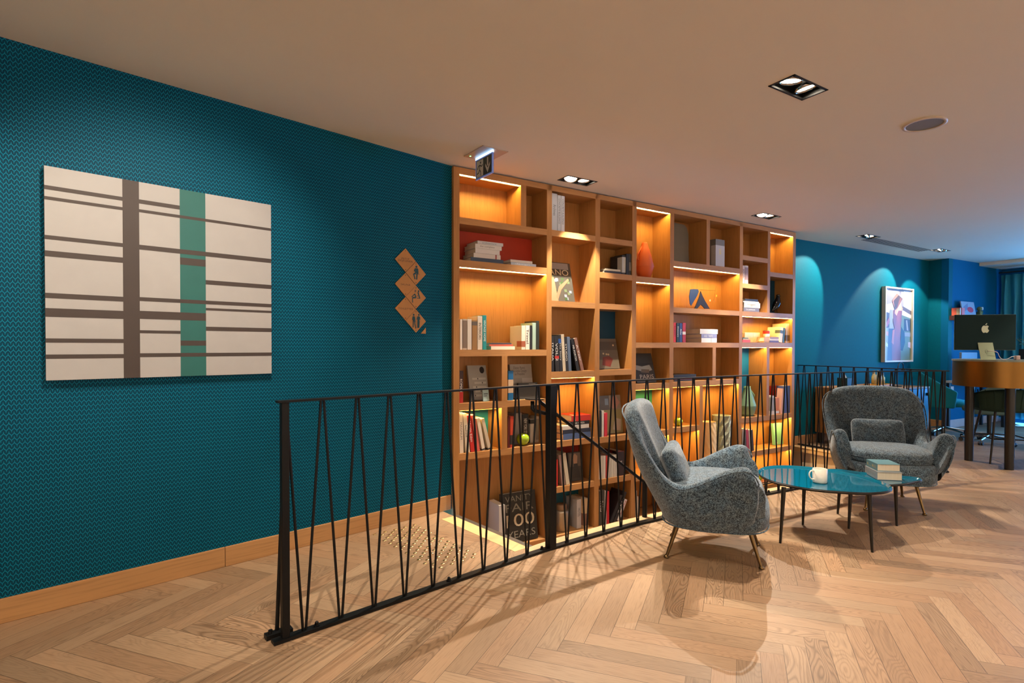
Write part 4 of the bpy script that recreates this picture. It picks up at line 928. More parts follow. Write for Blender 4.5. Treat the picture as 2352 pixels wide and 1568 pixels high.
q = MB(); q.lathe([(.0364, .006), (.0364, ht * .5)], 28); q.lathe([(.0364, ht * .5), (.0364, ht - .006)], 28, mi=1); obj('paper_label', q, [cm((220, 210, 200)), cm((190, 40, 32))], t)
s0 = s_at(1709, -.3, .05); t = thing('small_carton', 'small yellow and white carton low behind the armchair arm', 'box'); put(t, s0, .06, -.3345); q = MB(); q.box(0, 0, 0, .05, .05, .30); obj('carton', q, cm((220, 196, 110)), t, [('bevel', .001, 1)])
q = MB(); q.box(-.0004, -.0004, .2, .0504, .0504, .26); obj('stripe', q, cm((230, 224, 210)), t)

# ------------------------------------------------------------------ black steel railings
RH = 1.006
def lens(pl):
    L = [0.0]
    for a, b in zip(pl, pl[1:]): L.append(L[-1] + (b - a).length)
    return L
def at_len(pl, L, s):
    s = min(max(s, 0), L[-1] - 1e-6)
    for i in range(len(L) - 1):
        if s <= L[i + 1]: return pl[i] + (pl[i + 1] - pl[i]) * ((s - L[i]) / (L[i + 1] - L[i]))
    return pl[-1].copy()
def railing(pl, label, nv, s0, s1, posts, bolts, first_half=True):
    t = thing('steel_railing', label, 'railing', loc=(pl[0].x, pl[0].y, 0), group=None); o0 = Vector((pl[0].x, pl[0].y, 0)); pl = [p - o0 for p in pl]; L = lens(pl)
    d0 = (pl[1] - pl[0]).normalized(); d1 = (pl[-1] - pl[-2]).normalized()
    q = MB(); q.bar([pl[0] - d0 * .03] + pl + [pl[-1] + d1 * .02], .036, .009, zoff=RH - .009); obj('top_rail', q, STEEL, t)
    q = MB(); q.bar([pl[0] - d0 * .05] + pl + [pl[-1] + d1 * .03], .042, .013, zoff=.0025); obj('bottom_rail', q, STEEL, t)
    sp = (s1 - s0) / nv
    for k in range(nv + 1):
        sb = s0 + sp * k; pb = at_len(pl, L, sb); tb_, e = at_len(pl, L, sb - sp / 2), at_len(pl, L, sb + sp / 2); dd = (e - tb_).normalized()
        for a, sgn in ((tb_, 1), (e, -1)):
            if sgn == -1 and k == nv: continue
            q = MB(); q.cyl(pb - dd * .006 * sgn + Vector((0, 0, .014)), a + dd * .006 * sgn + Vector((0, 0, RH - .008)), .0058, n=10); obj('baluster', q, STEEL, t)
    for s, w in posts:
        p = at_len(pl, L, s); d = (at_len(pl, L, s + .02) - at_len(pl, L, s - .02)).normalized(); M = Matrix.Translation(p) @ Matrix.Rotation(atan2(d.y, d.x), 4, 'Z')
        q = MB(); q.box(-w / 2, -w / 2, .013, w / 2, w / 2, RH - .009, M=M); obj('post', q, STEEL, t, [('bevel', .002, 1)])
    for s in bolts:
        p = at_len(pl, L, s); q = MB(); q.cyl(p + Vector((0, 0, .0155)), p + Vector((0, 0, .021)), .013, n=14); q.cyl(p + Vector((0, 0, .021)), p + Vector((0, 0, .030)), .009, n=6, sm=False); q.sell(p + Vector((0, 0, .031)), (.0075, .0075, .006), 1, 1, 12, 8); obj('cap_nut', q, STEEL, t)
    return t
LN = lens(NEAR)[-1]
def s_near(x):                       # length along the near railing at photo column x (foot)
    best = None; L = lens(NEAR)
    for i in range(len(NEAR) - 1):
        for k in range(8):
            p = NEAR[i] + (NEAR[i + 1] - NEAR[i]) * (k / 8); c = RC @ (p - CAM); px = CX + FPX * c.x / c.z
            if best is None or abs(px - x) < best[0]: best = (abs(px - x), L[i] + (L[i + 1] - L[i]) * k / 8)
    return best[1]
SA = s_near(694.7); SBn = s_near(1503); SP = (SBn - SA) / 15.0
NV = int((LN - .06 - SA) / SP)
post_s = s_near(1263)
railing(NEAR, 'long curved black steel railing of slanted rods in front of the bookcase', NV, SA, SA + SP * NV, [(.0, .03), (post_s, .05), (LN - .01, .012)], [s_near(727), s_near(1030), post_s - .07, post_s + .13, s_near(1765), LN - .06])
LF = lens(FAR)[-1]
railing([FAR[0] + (FAR[1] - FAR[0]).normalized() * .05] + FAR[1:], 'shorter black steel railing running back to the far wall', int((LF - .12) / SP), .08, .08 + SP * int((LF - .12) / SP), [(.0, .012)], [.12, 1.2])
# short brace behind the first post
t = thing('railing_brace', 'short black foot and leaning rod behind the first railing post', 'railing brace', loc=(-1.135, 2.325, 0))
M = Matrix.Rotation(radians(42), 4, 'Z'); q = MB(); q.box(-.055, -.02, .0, .05, .02, .02, M=M); obj('foot', q, STEEL, t)
for x in (-.035, .03):
    q = MB(); q.cyl(M @ Vector((x, 0, .02)), M @ Vector((x, 0, .034)), .009, n=10); obj('cap_nut', q, STEEL, t)
q = MB(); q.cyl((-.012, .005, .02), (.012, .02, .72), .0085, n=10); obj('rod', q, STEEL, t)
# stair handrail inside the opening
def near_pt(x, y, d):                # point on a vertical surface that follows the inner side of the railing, d beyond it
    pl = offs(NEAR, d); r = ray(x, y); best = None
    for a, b in zip(pl, pl[1:]):
        e = b - a; den = r.x * e.y - r.y * e.x
        if abs(den) < 1e-9: continue
        tt = (a.x * e.y - a.y * e.x) / den; ss = ((r.x * tt - a.x) * e.x + (r.y * tt - a.y) * e.y) / e.length_squared
        if -.001 <= ss <= 1.001 and tt > 0: return CAM + r * tt
    return None
t = thing('stair_handrail', 'black handrail sloping down inside the stair opening', 'handrail')
ps = [near_pt(x, y, .10) for x, y in ((1240, 922), (1300, 968), (1360, 1014), (1420, 1060), (1480, 1107), (1560, 1170))]; ps = [p for p in ps if p]
q = MB(); q.tube(ps, .011, 8); obj('rail', q, STEEL, t)
a, b_ = near_pt(1212, 918, .10), near_pt(1243, 918, .10)
q = MB(); q.bar([a, b_], .05, .006); obj('end_plate', q, STEEL, t)
p1, p2, p3 = near_pt(1223, 921, .10), near_pt(1223, 942, .10), near_pt(1256, 950, .03)
q = MB(); q.tube([p1, p2 + Vector((0, 0, .01)), p2 + (p3 - p2) * .12, p3], .012, 8); obj('bracket', q, STEEL, t)
p4 = near_pt(1481, 1118, .10); q = MB(); q.cyl((p4.x, p4.y, p4.z + .03), (p4.x, p4.y, -1.2), .018, n=12); obj('newel', q, STEEL, t)

# brass tactile studs on the landing
STUD = MB(); STUD.lathe([(.0125, 0), (.0125, .0015), (.010, .0042), (.005, .0055), (.0002, .006)], 14)
g0 = V2(-1.116, 3.569); ga = (V2(-.635, 3.045) - V2(-1.116, 3.569)) / 10.0; gb = V2(.010, .0457) 
gb2 = (V2(-.894, 3.676) - V2(-1.071, 3.514)) / 4.0
first = None; cnt = 0
SM = mat('stud_brass', (206, 176, 128), .3, .9)
lbl = 'brass dome stud of the tactile field in the floor at the stair head'
for i in range(12):
    for j in range(9):
        p = g0 + ga * (i + (j // 2) * 1.0) + V2(.0444 * 0, 0)
        p = g0 + ga * i + (ga.normalized().orthogonal() * -1 if False else V2(-ga.y, ga.x).normalized() * -1) * 0
        qv = V2(ga.y, -ga.x); qv = -qv if qv.y < 0 else qv
        p = g0 + ga * (i + .5 * (j % 2)) + qv.normalized() * (.036 * j)
        if i == 11 or (j == 0 and i > 10): continue
        if (OA - p).dot(-hn) > -.25 and False: continue
        if p.x > -.40 and p.y < 3.02: continue
        if first is None:
            first = obj('tactile_stud', STUD, SM); first['label'] = lbl; first['category'] = 'floor stud'; first['group'] = 'tactile studs'; o = first
        else: o = first.copy(); COL.objects.link(o)
        o.location = (p.x, p.y, 0); cnt += 1

# ------------------------------------------------------------------ striped painting, wayfinding plates
LM = Matrix.Translation((W0.x, W0.y, 0)) @ Matrix.Rotation(atan2(UL.y, UL.x), 4, 'Z')
PX0, PX1, PZ0, PZ1, PD = .136, 1.106, 1.071, 2.045, .045
t = thing('striped_painting', 'large square painting of brown and teal bands on off-white', 'painting', M=LM @ Matrix.Translation((PX0, 0, PZ0)))
pw, ph = PX1 - PX0, PZ1 - PZ0
def LZ(x, y):      # photo -> painting coordinates
    q = onpl(x, y, W0 + NL * PD, NL); v = V2(q.x, q.y) - W0; return v.dot(UL) - PX0, q.z - PZ0
q = MB(); q.box(0, -PD, 0, pw, -.008, ph, 0); obj('stretcher', q, mat('canvas_edge', (52, 42, 34), .8), t)
P = [cm((158, 154, 150), .7), mat('painted_brown', (56, 44, 38), .65), mat('painted_teal', (22, 88, 82), .65)]
q = MB()
def band(x0, x1, z0, z1, mi, k): q.add([(x0, -PD - .0004 * k, z0), (x1, -PD - .0004 * k, z0), (x1, -PD - .0004 * k, z1), (x0, -PD - .0004 * k, z1)], [(0, 1, 2, 3)], mi)
band(0, pw, 0, ph, 0, 1)
a, b1, c1, d1 = LZ(282.5, 640)[0], LZ(320.5, 640)[0], LZ(413.7, 640)[0], LZ(472.5, 640)[0]
band(c1, d1, 0, ph, 2, 2); band(a, b1, 0, ph, 1, 3)
def hb_(x, y0, y1, xa, xb): band(xa, xb, LZ(x, y1)[1], LZ(x, y0)[1], 1, 3)
for y0, y1 in ((424.5, 434), (449.8, 457.5), (539, 548.5), (574.5, 588)): hb_(103, y0, y1, 0, a)
for y0, y1 in ((672, 684), (707, 727), (776.7, 786.5), (814, 824)): hb_(104, y0, y1, 0, a)
hb_(322, 458, 467.5, b1, c1); hb_(322, 480.6, 487.5, b1, pw); hb_(322, 562, 573, b1, pw); hb_(322, 682, 691, b1, pw); hb_(322, 713.5, 732, b1, d1); hb_(322, 758, 765, b1, c1); hb_(322, 811, 820, b1, pw)
hb_(444, 594, 610, c1, d1); hb_(444, 782, 793.5, c1, d1)
hb_(474, 643, 653, d1, pw); hb_(474, 707, 712.5, d1, pw); hb_(474, 750, 759.5, d1, pw)
obj('canvas', q, P, t)
cu, cz = 2.011, 1.8325
t = thing('wayfinding_sign', 'zigzag sign of six copper coloured diamond plates with pictograms', 'sign', M=LM @ Matrix.Translation((cu, 0, 1.58)))
COP = mat('copper_plate', (172, 118, 62), .45, .5, var=.06, scale=30); INK = mat('sign_ink_dark', (58, 44, 26), .6); INK2 = mat('sign_cut', (10, 62, 66), .6)
XZn = Matrix(((1, 0, 0, 0), (0, 0, -1, 0), (0, 1, 0, 0), (0, 0, 0, 1)))
def Wz(x, y):
    q_ = onpl(880 + x / 6.533, 550 + y / 6.533, W0 + NL * .006, NL); v = V2(q_.x, q_.y) - W0; return v.dot(UL) - cu, q_.z - 1.58
r = .0838
plates = [(0, .2535, 'PETIT\nDÉJEUNER', .115, .03), (0, .0825, 'SAUNA', .075, .012), (0, -.0865, 'TOILETTES', .115, .012), (.084, .169, 0, 0, 0), (.084, -.0005, 1, 0, 0), (.084, -.170, 2, 0, 0)]
for px_, pz_, b, w_, h_ in plates:
    q = MB(); e = r - .0012; q.prism([(px_ - e, pz_), (px_, pz_ - e), (px_ + e, pz_), (px_, pz_ + e)], .0015, .006, M=XZn); pp = obj('diamond_plate', q, COP, t)
    for dz in (-.066, .066):
        q = MB(); q.lathe([(.003, 0), (.0025, .002), (.0002, .0025)], 10, M=Matrix.Translation((px_, -.006, pz_ + dz)) @ Matrix.Rotation(radians(90), 4, 'X')); obj('screw', q, INK, pp)
    if isinstance(b, str): text('lettering', b, pp, (px_ , -.0062, pz_ + .0), (1, 0, 0), (0, 0, 1), w=w_, h=h_, m=INK, lift=.0004, spacing=1.15)
    else:
        L_ = []; W_ = lambda x, y: Wz(x, y)
        if b == 0:
            c = W_(499, 408); L_ += [circ(c, .0085)] + [limb(W_(*p), W_(*s), w) for p, s, w in (((497, 430), (500, 505), .026), ((475, 445), (465, 475), .007), ((520, 440), (524, 515), .007), ((490, 505), (458, 515), .011), ((458, 515), (478, 595), .009), ((508, 505), (502, 600), .011), ((447, 520), (548, 522), .0025))]
        if b == 1:
            c = W_(532, 775); L_ += [circ(c, .007)] + [limb(W_(*p), W_(*s), w) for p, s, w in (((522, 790), (548, 880), .010), ((505, 878), (556, 884), .004), ((440, 872), (492, 870), .011), ((440, 872), (442, 945), .007), ((428, 862), (473, 815), .006), ((473, 815), (492, 868), .010), ((508, 838), (522, 850), .004), ((480, 755), (478, 790), .004), ((490, 755), (488, 785), .003))]
        if b == 2:
            L_ += [limb(W_(495, 1090), W_(495, 1325), .0015)]
            L_ += [circ(W_(458, 1128), .0072)] + [limb(W_(*p), W_(*s), w) for p, s, w in (((458, 1150), (460, 1225), .014), ((445, 1155), (440, 1205), .005), ((472, 1155), (482, 1240), .005), ((452, 1220), (448, 1320), .007), ((466, 1222), (490, 1335), .007))]
            L_ += [circ(W_(535, 1130), .0075)] + [limb(W_(*p), W_(*s), w) for p, s, w in (((530, 1150), (528, 1225), .018), ((515, 1160), (505, 1200), .005), ((550, 1160), (552, 1205), .005), ((522, 1220), (520, 1325), .011), ((538, 1220), (534, 1325), .011))]
        obj('pictogram', flat(L_, -.0068), INK2, pp)
q = MB(); q.prism([(.166, -.215), (.166, -.259), (.124, -.259)], .0015, .006, M=XZn); obj('triangle_plate', q, COP, t)

# ------------------------------------------------------------------ tweed armchairs
TW = MATS['tweed']
COLP = [  # rim (l,w,z), base (l,w,z), thickness
 ((.212, .365, .44), (.222, .306, .31), .07), ((.228, .386, .515), (.21, .315, .28), .085), ((.19, .398, .575), (.15, .322, .24), .095), ((.11, .396, .572), (.07, .328, .22), .095),
 ((.0, .386, .52), (-.02, .325, .215), .08), ((-.10, .372, .468), (-.10, .315, .215), .08), ((-.185, .362, .448), (-.17, .295, .22), .085), ((-.262, .368, .50), (-.22, .265, .225), .09),
 ((-.325, .378, .595), (-.25, .235, .235), .095), ((-.385, .384, .695), (-.272, .20, .24), .10), ((-.44, .372, .78), (-.288, .155, .245), .10), ((-.49, .315, .836), (-.298, .105, .25), .10), ((-.52, .18, .862), (-.305, .05, .25), .10), ((-.53, .0, .868), (-.308, .0, .25), .10)]
def chair_cols():
    half = COLP; full = [((a[0], a[1], a[2]), b, t) for a, b, t in half] + [((a[0], -a[1], a[2]), (b[0], -b[1], b[2]), t) for a, b, t in reversed(half[:-1])]
    rim = catmull([c[0] for c in full], 2); base = catmull([c[1] for c in full], 2); th = []
    for i in range(len(full) - 1): th += [full[i][2], (full[i][2] + full[i + 1][2]) / 2]
    th.append(full[-1][2]); return rim, base, th
def make_armchair(label, M):
    t = thing('tweed_armchair', label, 'armchair', M=M, group=None)
    rim, base, th = chair_cols(); n = len(rim); rows = []; cen = Vector((.04, 0, 0)); lrim = []
    for i in range(n):
        a, b = rim[max(i - 1, 0)], rim[min(i + 1, n - 1)]; tg = Vector((b.x - a.x, b.y - a.y, 0)).normalized(); nin = Vector((-tg.y, tg.x, 0))
        if nin.dot(Vector((cen.x - rim[i].x, -rim[i].y, 0))) < 0: nin = -nin
        up_ = Vector((0, 0, 1)); bw = max(0, (rim[i].z - .6) / .27); tilt = (nin + up_ * .35 * bw).normalized(); T = th[i]; row = []
        for k in range(7):
            u = k / 6; p = base[i].lerp(rim[i], u) - nin * .028 * sin(pi * u) * (1 + .5 * bw); row.append(p)
        row[-1] = row[-1] - up_ * .012
        row.append(rim[i] + tilt * T * .16 + up_ * .010); row.append(rim[i] + tilt * T * .5 + up_ * .020); row.append(rim[i] + tilt * T * .84 + up_ * .006)
        ib = base[i] + nin * T; ib.z = .30
        for k in range(5):
            u = k / 4; p = (rim[i] + tilt * T - up_ * .02).lerp(ib, u); row.append(p)
        rows.append(row); lrim.append(rim[i] - nin * .004 + up_ * .0)
    q = MB(); q.grid(rows, cap=True); obj('shell', q, TW, t, [('sub', 1)])
    q = MB(); q.tube(lrim, .0045, 6); obj('piping', q, TW, t)
    def dsh(p, r): 
        f = 1.0
        if p.x > 0: p.y *= 1 - .10 * (p.x / r) ** 2
        return p
    q = MB(); q.sell((.005, 0, .283), (.305, .318, .085), .38, .62, 36, 14); obj('seat_base', q, TW, t)
    q = MB(); q.tube([Vector((.005 + .30 * math.copysign(abs(cos(a)) ** .62, cos(a)), .313 * math.copysign(abs(sin(a)) ** .62, sin(a)), .218)) for a in [2 * pi * i / 40 for i in range(40)]], .0045, 6, closed=True); obj('base_piping', q, TW, t)
    q = MB(); q.sell((.0, 0, .393), (.278, .292, .058), .55, .62, 36, 14, fn=lambda p: Vector((p.x, p.y, p.z + .018 * (1 - (p.x / .3) ** 2) * (p.z > 0)))); obj('seat_cushion', q, TW, t)
    q = MB(); q.tube([Vector((.0 + .279 * math.copysign(abs(cos(a)) ** .62, cos(a)), .293 * math.copysign(abs(sin(a)) ** .62, sin(a)), .400)) for a in [2 * pi * i / 40 for i in range(40)]], .004, 6, closed=True); obj('cushion_piping', q, TW, t)
    PM = Matrix.Translation((-.225, 0, .525)) @ Matrix.Rotation(radians(-24), 4, 'Y')
    def pil(p):
        e = 1 - .16 * (abs(p.y) / .22) ** 2 * 0; k = (abs(p.y) / .215) ** 3; return Vector((p.x * (1 - .55 * k) * (1 - .4 * (abs(p.z) / .105) ** 3), p.y, p.z * (1 + .10 * k)))
    q = MB(); q.sell((0, 0, 0), (.062, .215, .105), .9, .35, 36, 18, fn=lambda p: p)
    q = MB(); rows = []
    for j in range(17):
        v = -1 + j / 8; row = []
        for i in range(36):
            a = 2 * pi * i / 36
            y = .195 * math.copysign(abs(cos(a)) ** .30, cos(a)); z = .118 * math.copysign(abs(sin(a)) ** .32, sin(a)); sc_ = sqrt(max(0, 1 - abs(v) ** 2.6))
            sc2 = max(sc_, .02); x = .052 * v
            z2 = z * (1 + .10 * (abs(y) / .22) ** 2 - .06)
            row.append(PM @ Vector((x, y * (sc2 ** .5), z2 * (sc2 ** .5))))
        rows.append(row)
    q.grid(rows, closed=True, cap=True); obj('lumbar_pillow', q, TW, t)
    LG = mat('aged_brass_leg', (112, 88, 56), .3, .9)
    for sx in (1, -1):
        for sy in (1, -1):
            q = MB(); q.cyl((sx * .185, sy * .15, .235), (sx * .258, sy * .192, .012), .0155, .0085, 14); q.lathe([(.0002, 0), (.014, .001), (.0165, .006), (.012, .013), (.008, .018)], 16, c=(sx * .26, sy * .193, 0)); obj('leg', q, LG, t)
    return t
make_armchair('grey blue tweed armchair seen from the side, nearest the camera', Matrix.Translation((1.012, 3.30, 0)) @ Matrix.Rotation(radians(-18), 4, 'Z'))
make_armchair('grey tweed armchair facing the camera behind the coffee tables', Matrix.Translation((2.68, 4.33, 0)) @ Matrix.Rotation(radians(-107.5), 4, 'Z'))

# ------------------------------------------------------------------ coffee tables
TL = mat('teal_enamel', (0, 92, 118), .05, var=.02, coat=.25, spec=.5); RIMM = mat('table_bronze', (34, 28, 22), .35, .4)
def tray_table(label, outline, z, legs):
    c = sum((V2(*p) for p in outline), V2(0, 0)) / len(outline); t = thing('tray_table', label, 'coffee table', loc=(c.x, c.y, 0))
    pl = [Vector((p[0] - c.x, p[1] - c.y, 0)) for p in outline]; sm = catmull(pl, 5, True)
    q = MB(); q.prism([(p.x, p.y) for p in sm], z - .012, z - .006, 1, mtop=0); obj('tray_top', q, [TL, RIMM], t)
    q = MB(); k = len(sm); rows = []
    prof = [(-.012, -.012), (0, -.010), (.006, .004), (.0045, .006), (.002, .004), (-.012, -.0055)]
    outn = []
    for i in range(k):
        tg = (sm[(i + 1) % k] - sm[i - 1]).normalized(); nn = Vector((tg.y, -tg.x, 0)); nn = nn if nn.dot(sm[i]) > 0 else -nn; outn.append(nn)
    for a, b in prof: rows.append([sm[i] + outn[i] * a + Vector((0, 0, z + b)) for i in range(k)])
    q.grid(rows[3:], 0, True); q.grid(rows[:4], 1, True); q2 = obj('rim', q, [TL, RIMM], t)
    rr = MB(); rr.tube([sm[i] + outn[i] * .0055 + Vector((0, 0, z - .002)) for i in range(k)], .0045, 6, closed=True); obj('edge_band', rr, RIMM, t)
    for fx_, fy_, in legs:
        f_ = Vector((fx_ - c.x, fy_ - c.y, 0)); tp = f_ * .93 + Vector((0, 0, z - .012)); q = MB(); q.cyl(f_, tp, .0075, .0145, 16); obj('leg', q, RIMM, t)
    return t
T1 = [(1.458, 3.745), (1.52, 3.885), (1.60, 3.965), (1.70, 4.003), (1.81, 3.995), (1.94, 3.935), (2.034, 3.857), (2.105, 3.742), (2.148, 3.622), (2.164, 3.519), (2.15, 3.422), (2.10, 3.343), (2.02, 3.292), (1.90, 3.272), (1.745, 3.306), (1.617, 3.364), (1.525, 3.457), (1.465, 3.567)]
T2 = [(2.08, 4.08), (2.14, 4.15), (2.225, 4.155), (2.33, 4.07), (2.44, 4.0), (2.55, 3.955), (2.62, 3.92), (2.645, 3.88), (2.615, 3.83), (2.554, 3.799), (2.443, 3.739), (2.314, 3.70), (2.18, 3.665), (2.08, 3.66), (2.02, 3.71), (2.02, 3.82), (2.05, 3.97)]
tray_table('taller teal enamel tray table with a white mug on it', T1, .362, [(1.475, 3.44), (1.965, 3.29), (1.785, 3.80)])
tray_table('lower teal enamel tray table carrying two pale books', T2, .302, [(2.425, 3.78), (2.06, 3.72), (2.16, 4.05)])
# mug
mp = onz(1891, 1112, .3565); t = thing('white_mug', 'plain white mug on the taller tray table', 'mug', loc=(mp.x, mp.y + .045, .3565), rz=radians(190))
q = MB(); q.lathe([(.0002, 0), (.036, 0), (.042, .003), (.0445, .010), (.0445, .090), (.0425, .0905), (.041, .088), (.041, .012), (.0002, .008)], 36); obj('cup', q, mat('white_china', (224, 214, 200), .18, coat=.4), t)
q = MB(); q.tube(catmull([(.043, 0, .078), (.062, 0, .080), (.075, 0, .064), (.074, 0, .042), (.060, 0, .026), (.043, 0, .024)], 5), .0048, 8); obj('handle', q, mat('white_china', (224, 214, 200), .18), t)
# two books on the lower table
A_, F_, R_ = onz(1966.5, 1086, .2975), onz(2014.6, 1101.6, .2975), onz(2076.5, 1104, .2975)
ux = (R_ - F_).normalized(); uy = Vector((-ux.y, ux.x, 0)); w = (R_ - F_).length; w *= .95; dpt = max(.15, abs((A_ - F_).dot(uy)))
ang = atan2(ux.y, ux.x)
def lying(label, o, w, d, th, col, rz, title=None, tcol=(150, 146, 140), page='y'):
    # lying book: spine along local y on the left side (x=0)
    t = thing('book', label, 'book', loc=o, rz=rz, group='books on the lower tray table'); b = .003; q = MB(); q.box(0, 0, 0, w, d, b); q.box(0, 0, th - b, w, d, th); q.box(0, 0, 0, b, d, th); obj('cover', q, cm(col, .4), t, [('bevel', .001, 2)])
    q = MB(); q.box(b, .004, b, w - .004, d - .004, th - b); obj('page_block', q, PAGES, t)
    if title: text('title', title, t, (0, d / 2, th / 2), (0, -1, 0), (0, 0, 1), w=d * .8, h=th * .34, m=cm(tcol), lift=.0006)
    return t
lying('thick pale grey book under the blue green one on the lower tray table', tuple(F_ + Vector((0, 0, .0))), w, .21, .056, (150, 156, 160), ang, 'COLLO CINO')
lying('blue green book on top of the pale grey one on the lower tray table', tuple(F_ + ux * .012 + uy * .03 + Vector((0, 0, .0562))), w * .93, .175, .050, (96, 138, 148), ang + .03, 'LE', (190, 176, 130))

# ------------------------------------------------------------------ high table with brass apron
tx, ty, hl, hw, zt = 5.36, 5.74, 1.0, .40, 1.108
def stadium(hl, hw, n=18):
    r = hw; out = []
    for i in range(n + 1): a = -pi / 2 + pi * i / n; out.append((hl - r + r * cos(a), r * sin(a)))
    for i in range(n + 1): a = pi / 2 + pi * i / n; out.append((-hl + r + r * cos(a), r * sin(a)))
    return out
t = thing('high_table', 'tall oval table with brass apron and black column legs', 'table', loc=(tx, ty, 0), rz=radians(-3))
q = MB(); q.prism(stadium(hl + .008, hw + .008), zt - .018, zt); obj('table_top', q, mat('table_top_grey', (120, 128, 118), .3), t)
q = MB(); sp2 = stadium(hl, hw, 40); q.grid([[Vector((x, y, .83)) for x, y in sp2], [Vector((x, y, zt - .018)) for x, y in sp2]], 0, True); q.add([(x, y, .83) for x, y in reversed(sp2)], [tuple(range(len(sp2)))]); obj('apron', q, mat('brass_sheet', (128, 90, 40), .34, .85, var=.12, scale=3), t)
for lx, ly in ((-.755, .205), (-.665, -.235), (.84, .12), (.80, -.22)):
    q = MB(); q.cyl((lx, ly, 0), (lx, ly, .83), .040, .044, 24); obj('leg', q, mat('dark_column', (24, 20, 18), .4), t)
# computer on the high table, seen from behind
DX = 5.62; ic = onpl(2263, 763, (0, DX), (0, 1)); IM = Matrix.Translation((ic.x, DX, zt)) @ Matrix.Rotation(radians(-12), 4, 'Z')
t = thing('desktop_computer', 'dark green all-in-one computer seen from behind on the high table', 'computer', M=IM)
zc = ic.z - zt
q = MB(); q.box(-.274, 0, zc - .18, .274, .011, zc + .18); obj('display', q, [mat('imac_green', (2, 36, 38), .6, .0, spec=.2)], t, [('bevel', .004, 3)])
q = MB(); q.box(-.276, .0105, zc - .182, .276, .0135, zc + .182); obj('bezel', q, mat('pale_green_metal', (130, 150, 130), .4, .3), t)
q = MB(); q.add([(-.068, -.004, zc - .105), (.066, -.004, zc - .105), (.074, -.05, .004), (-.060, -.05, .004), (-.068, .001, zc - .105), (.066, .001, zc - .105), (.074, -.044, .004), (-.060, -.044, .004)], [(0, 3, 2, 1), (4, 5, 6, 7), (0, 1, 5, 4), (1, 2, 6, 5), (2, 3, 7, 6), (3, 0, 4, 7)]); q.box(-.065, -.05, .0005, .072, .12, .005); sd = obj('stand', q, mat('stand_green', (168, 182, 150), .4, .25), t)
def apple_logo(s):
    pts = [(0, .62), (.14, .70), (.32, .72), (.5, .64), (.60, .50), (.46, .36), (.42, .14), (.50, -.08), (.66, -.20), (.58, -.42), (.42, -.64), (.26, -.72), (.10, -.66), (0, -.64), (-.10, -.66), (-.26, -.72), (-.44, -.62), (-.60, -.34), (-.66, -.04), (-.62, .30), (-.48, .58), (-.26, .72), (-.10, .68)]
    return [(p[0] * s, p[1] * s) for p in pts]
s_ = .052; q = MB(); q.add([(x, -.0006, zc + .032 + z) for x, z in apple_logo(s_)], [tuple(range(23))]); q.add([(x * s_, -.0006, zc + .032 + z * s_) for x, z in ((-.02, .80), (.04, 1.0), (.2, 1.16), (.3, 1.2), (.28, 1.02), (.16, .86))], [tuple(range(6))]); obj('fruit_logo', q, mat('logo_silver', (170, 178, 156), .3, .3), t)
q = MB(); q.lathe([(.0002, 0), (.010, 0), (.012, .001), (.012, .003)], 20, M=Matrix.Translation((0, -.027, .085)) @ Matrix.Rotation(radians(76), 4, 'X') @ Matrix.Diagonal((1, 1.7, 1, 1))); obj('cable_port', q, BLACK, sd)
t = thing('power_cable', 'white cable curling from the computer across the high table', 'cable', M=IM)
q = MB(); q.tube(catmull([(0, -.032, .088), (.04, -.05, .088), (.085, -.05, .075), (.11, -.04, .03), (.14, -.04, .006), (.18, -.04, .012), (.225, -.03, .034), (.25, -.02, .03), (.255, -.01, .004)], 6), .003, 8); obj('lead', q, mat('white_cable', (210, 196, 190), .4), t)
q = MB(); q.box(.262, -.03, .0005, .30, .02, .045); o_ = obj('plug', q, mat('plug_pink', (190, 160, 150), .5), t, [('bevel', .006, 2)])
# plant in a black pot
pp = onpl(2356, 800, (0, 5.95), (0, 1)); t = thing('potted_plant', 'small green plant in a black square pot at the right edge', 'plant', loc=(pp.x, 5.92, zt))
q = MB(); q.box(-.06, -.05, 0, .06, .05, .11); obj('pot', q, BLACK, t, [('bevel', .003, 1)])
q = MB(); rp = random.Random(4)
for i in range(70):
    a = rp.random() * 6.28; r = .03 + rp.random() * .11; z = .14 + rp.random() * .12; c = Vector((r * cos(a), r * sin(a), z)); d = Vector((cos(a + rp.random()), sin(a), rp.random() * .6 - .3)).normalized() * .028; n = d.cross(Vector((0, 0, 1))).normalized() * .011; q.add([c - d, c + n, c + d, c - n], [(0, 1, 2, 3)])
lf = obj('foliage', q, mat('leaf_green', (56, 96, 54), .5, var=.3, scale=30), t)
q = MB()
for i in range(9): a = i * .7; q.tube([(0, 0, .10), (.05 * cos(a), .05 * sin(a), .17), (.1 * cos(a), .1 * sin(a), .22)], .0016, 5)
obj('stem', q, mat('stem_green', (60, 80, 40), .6), t)

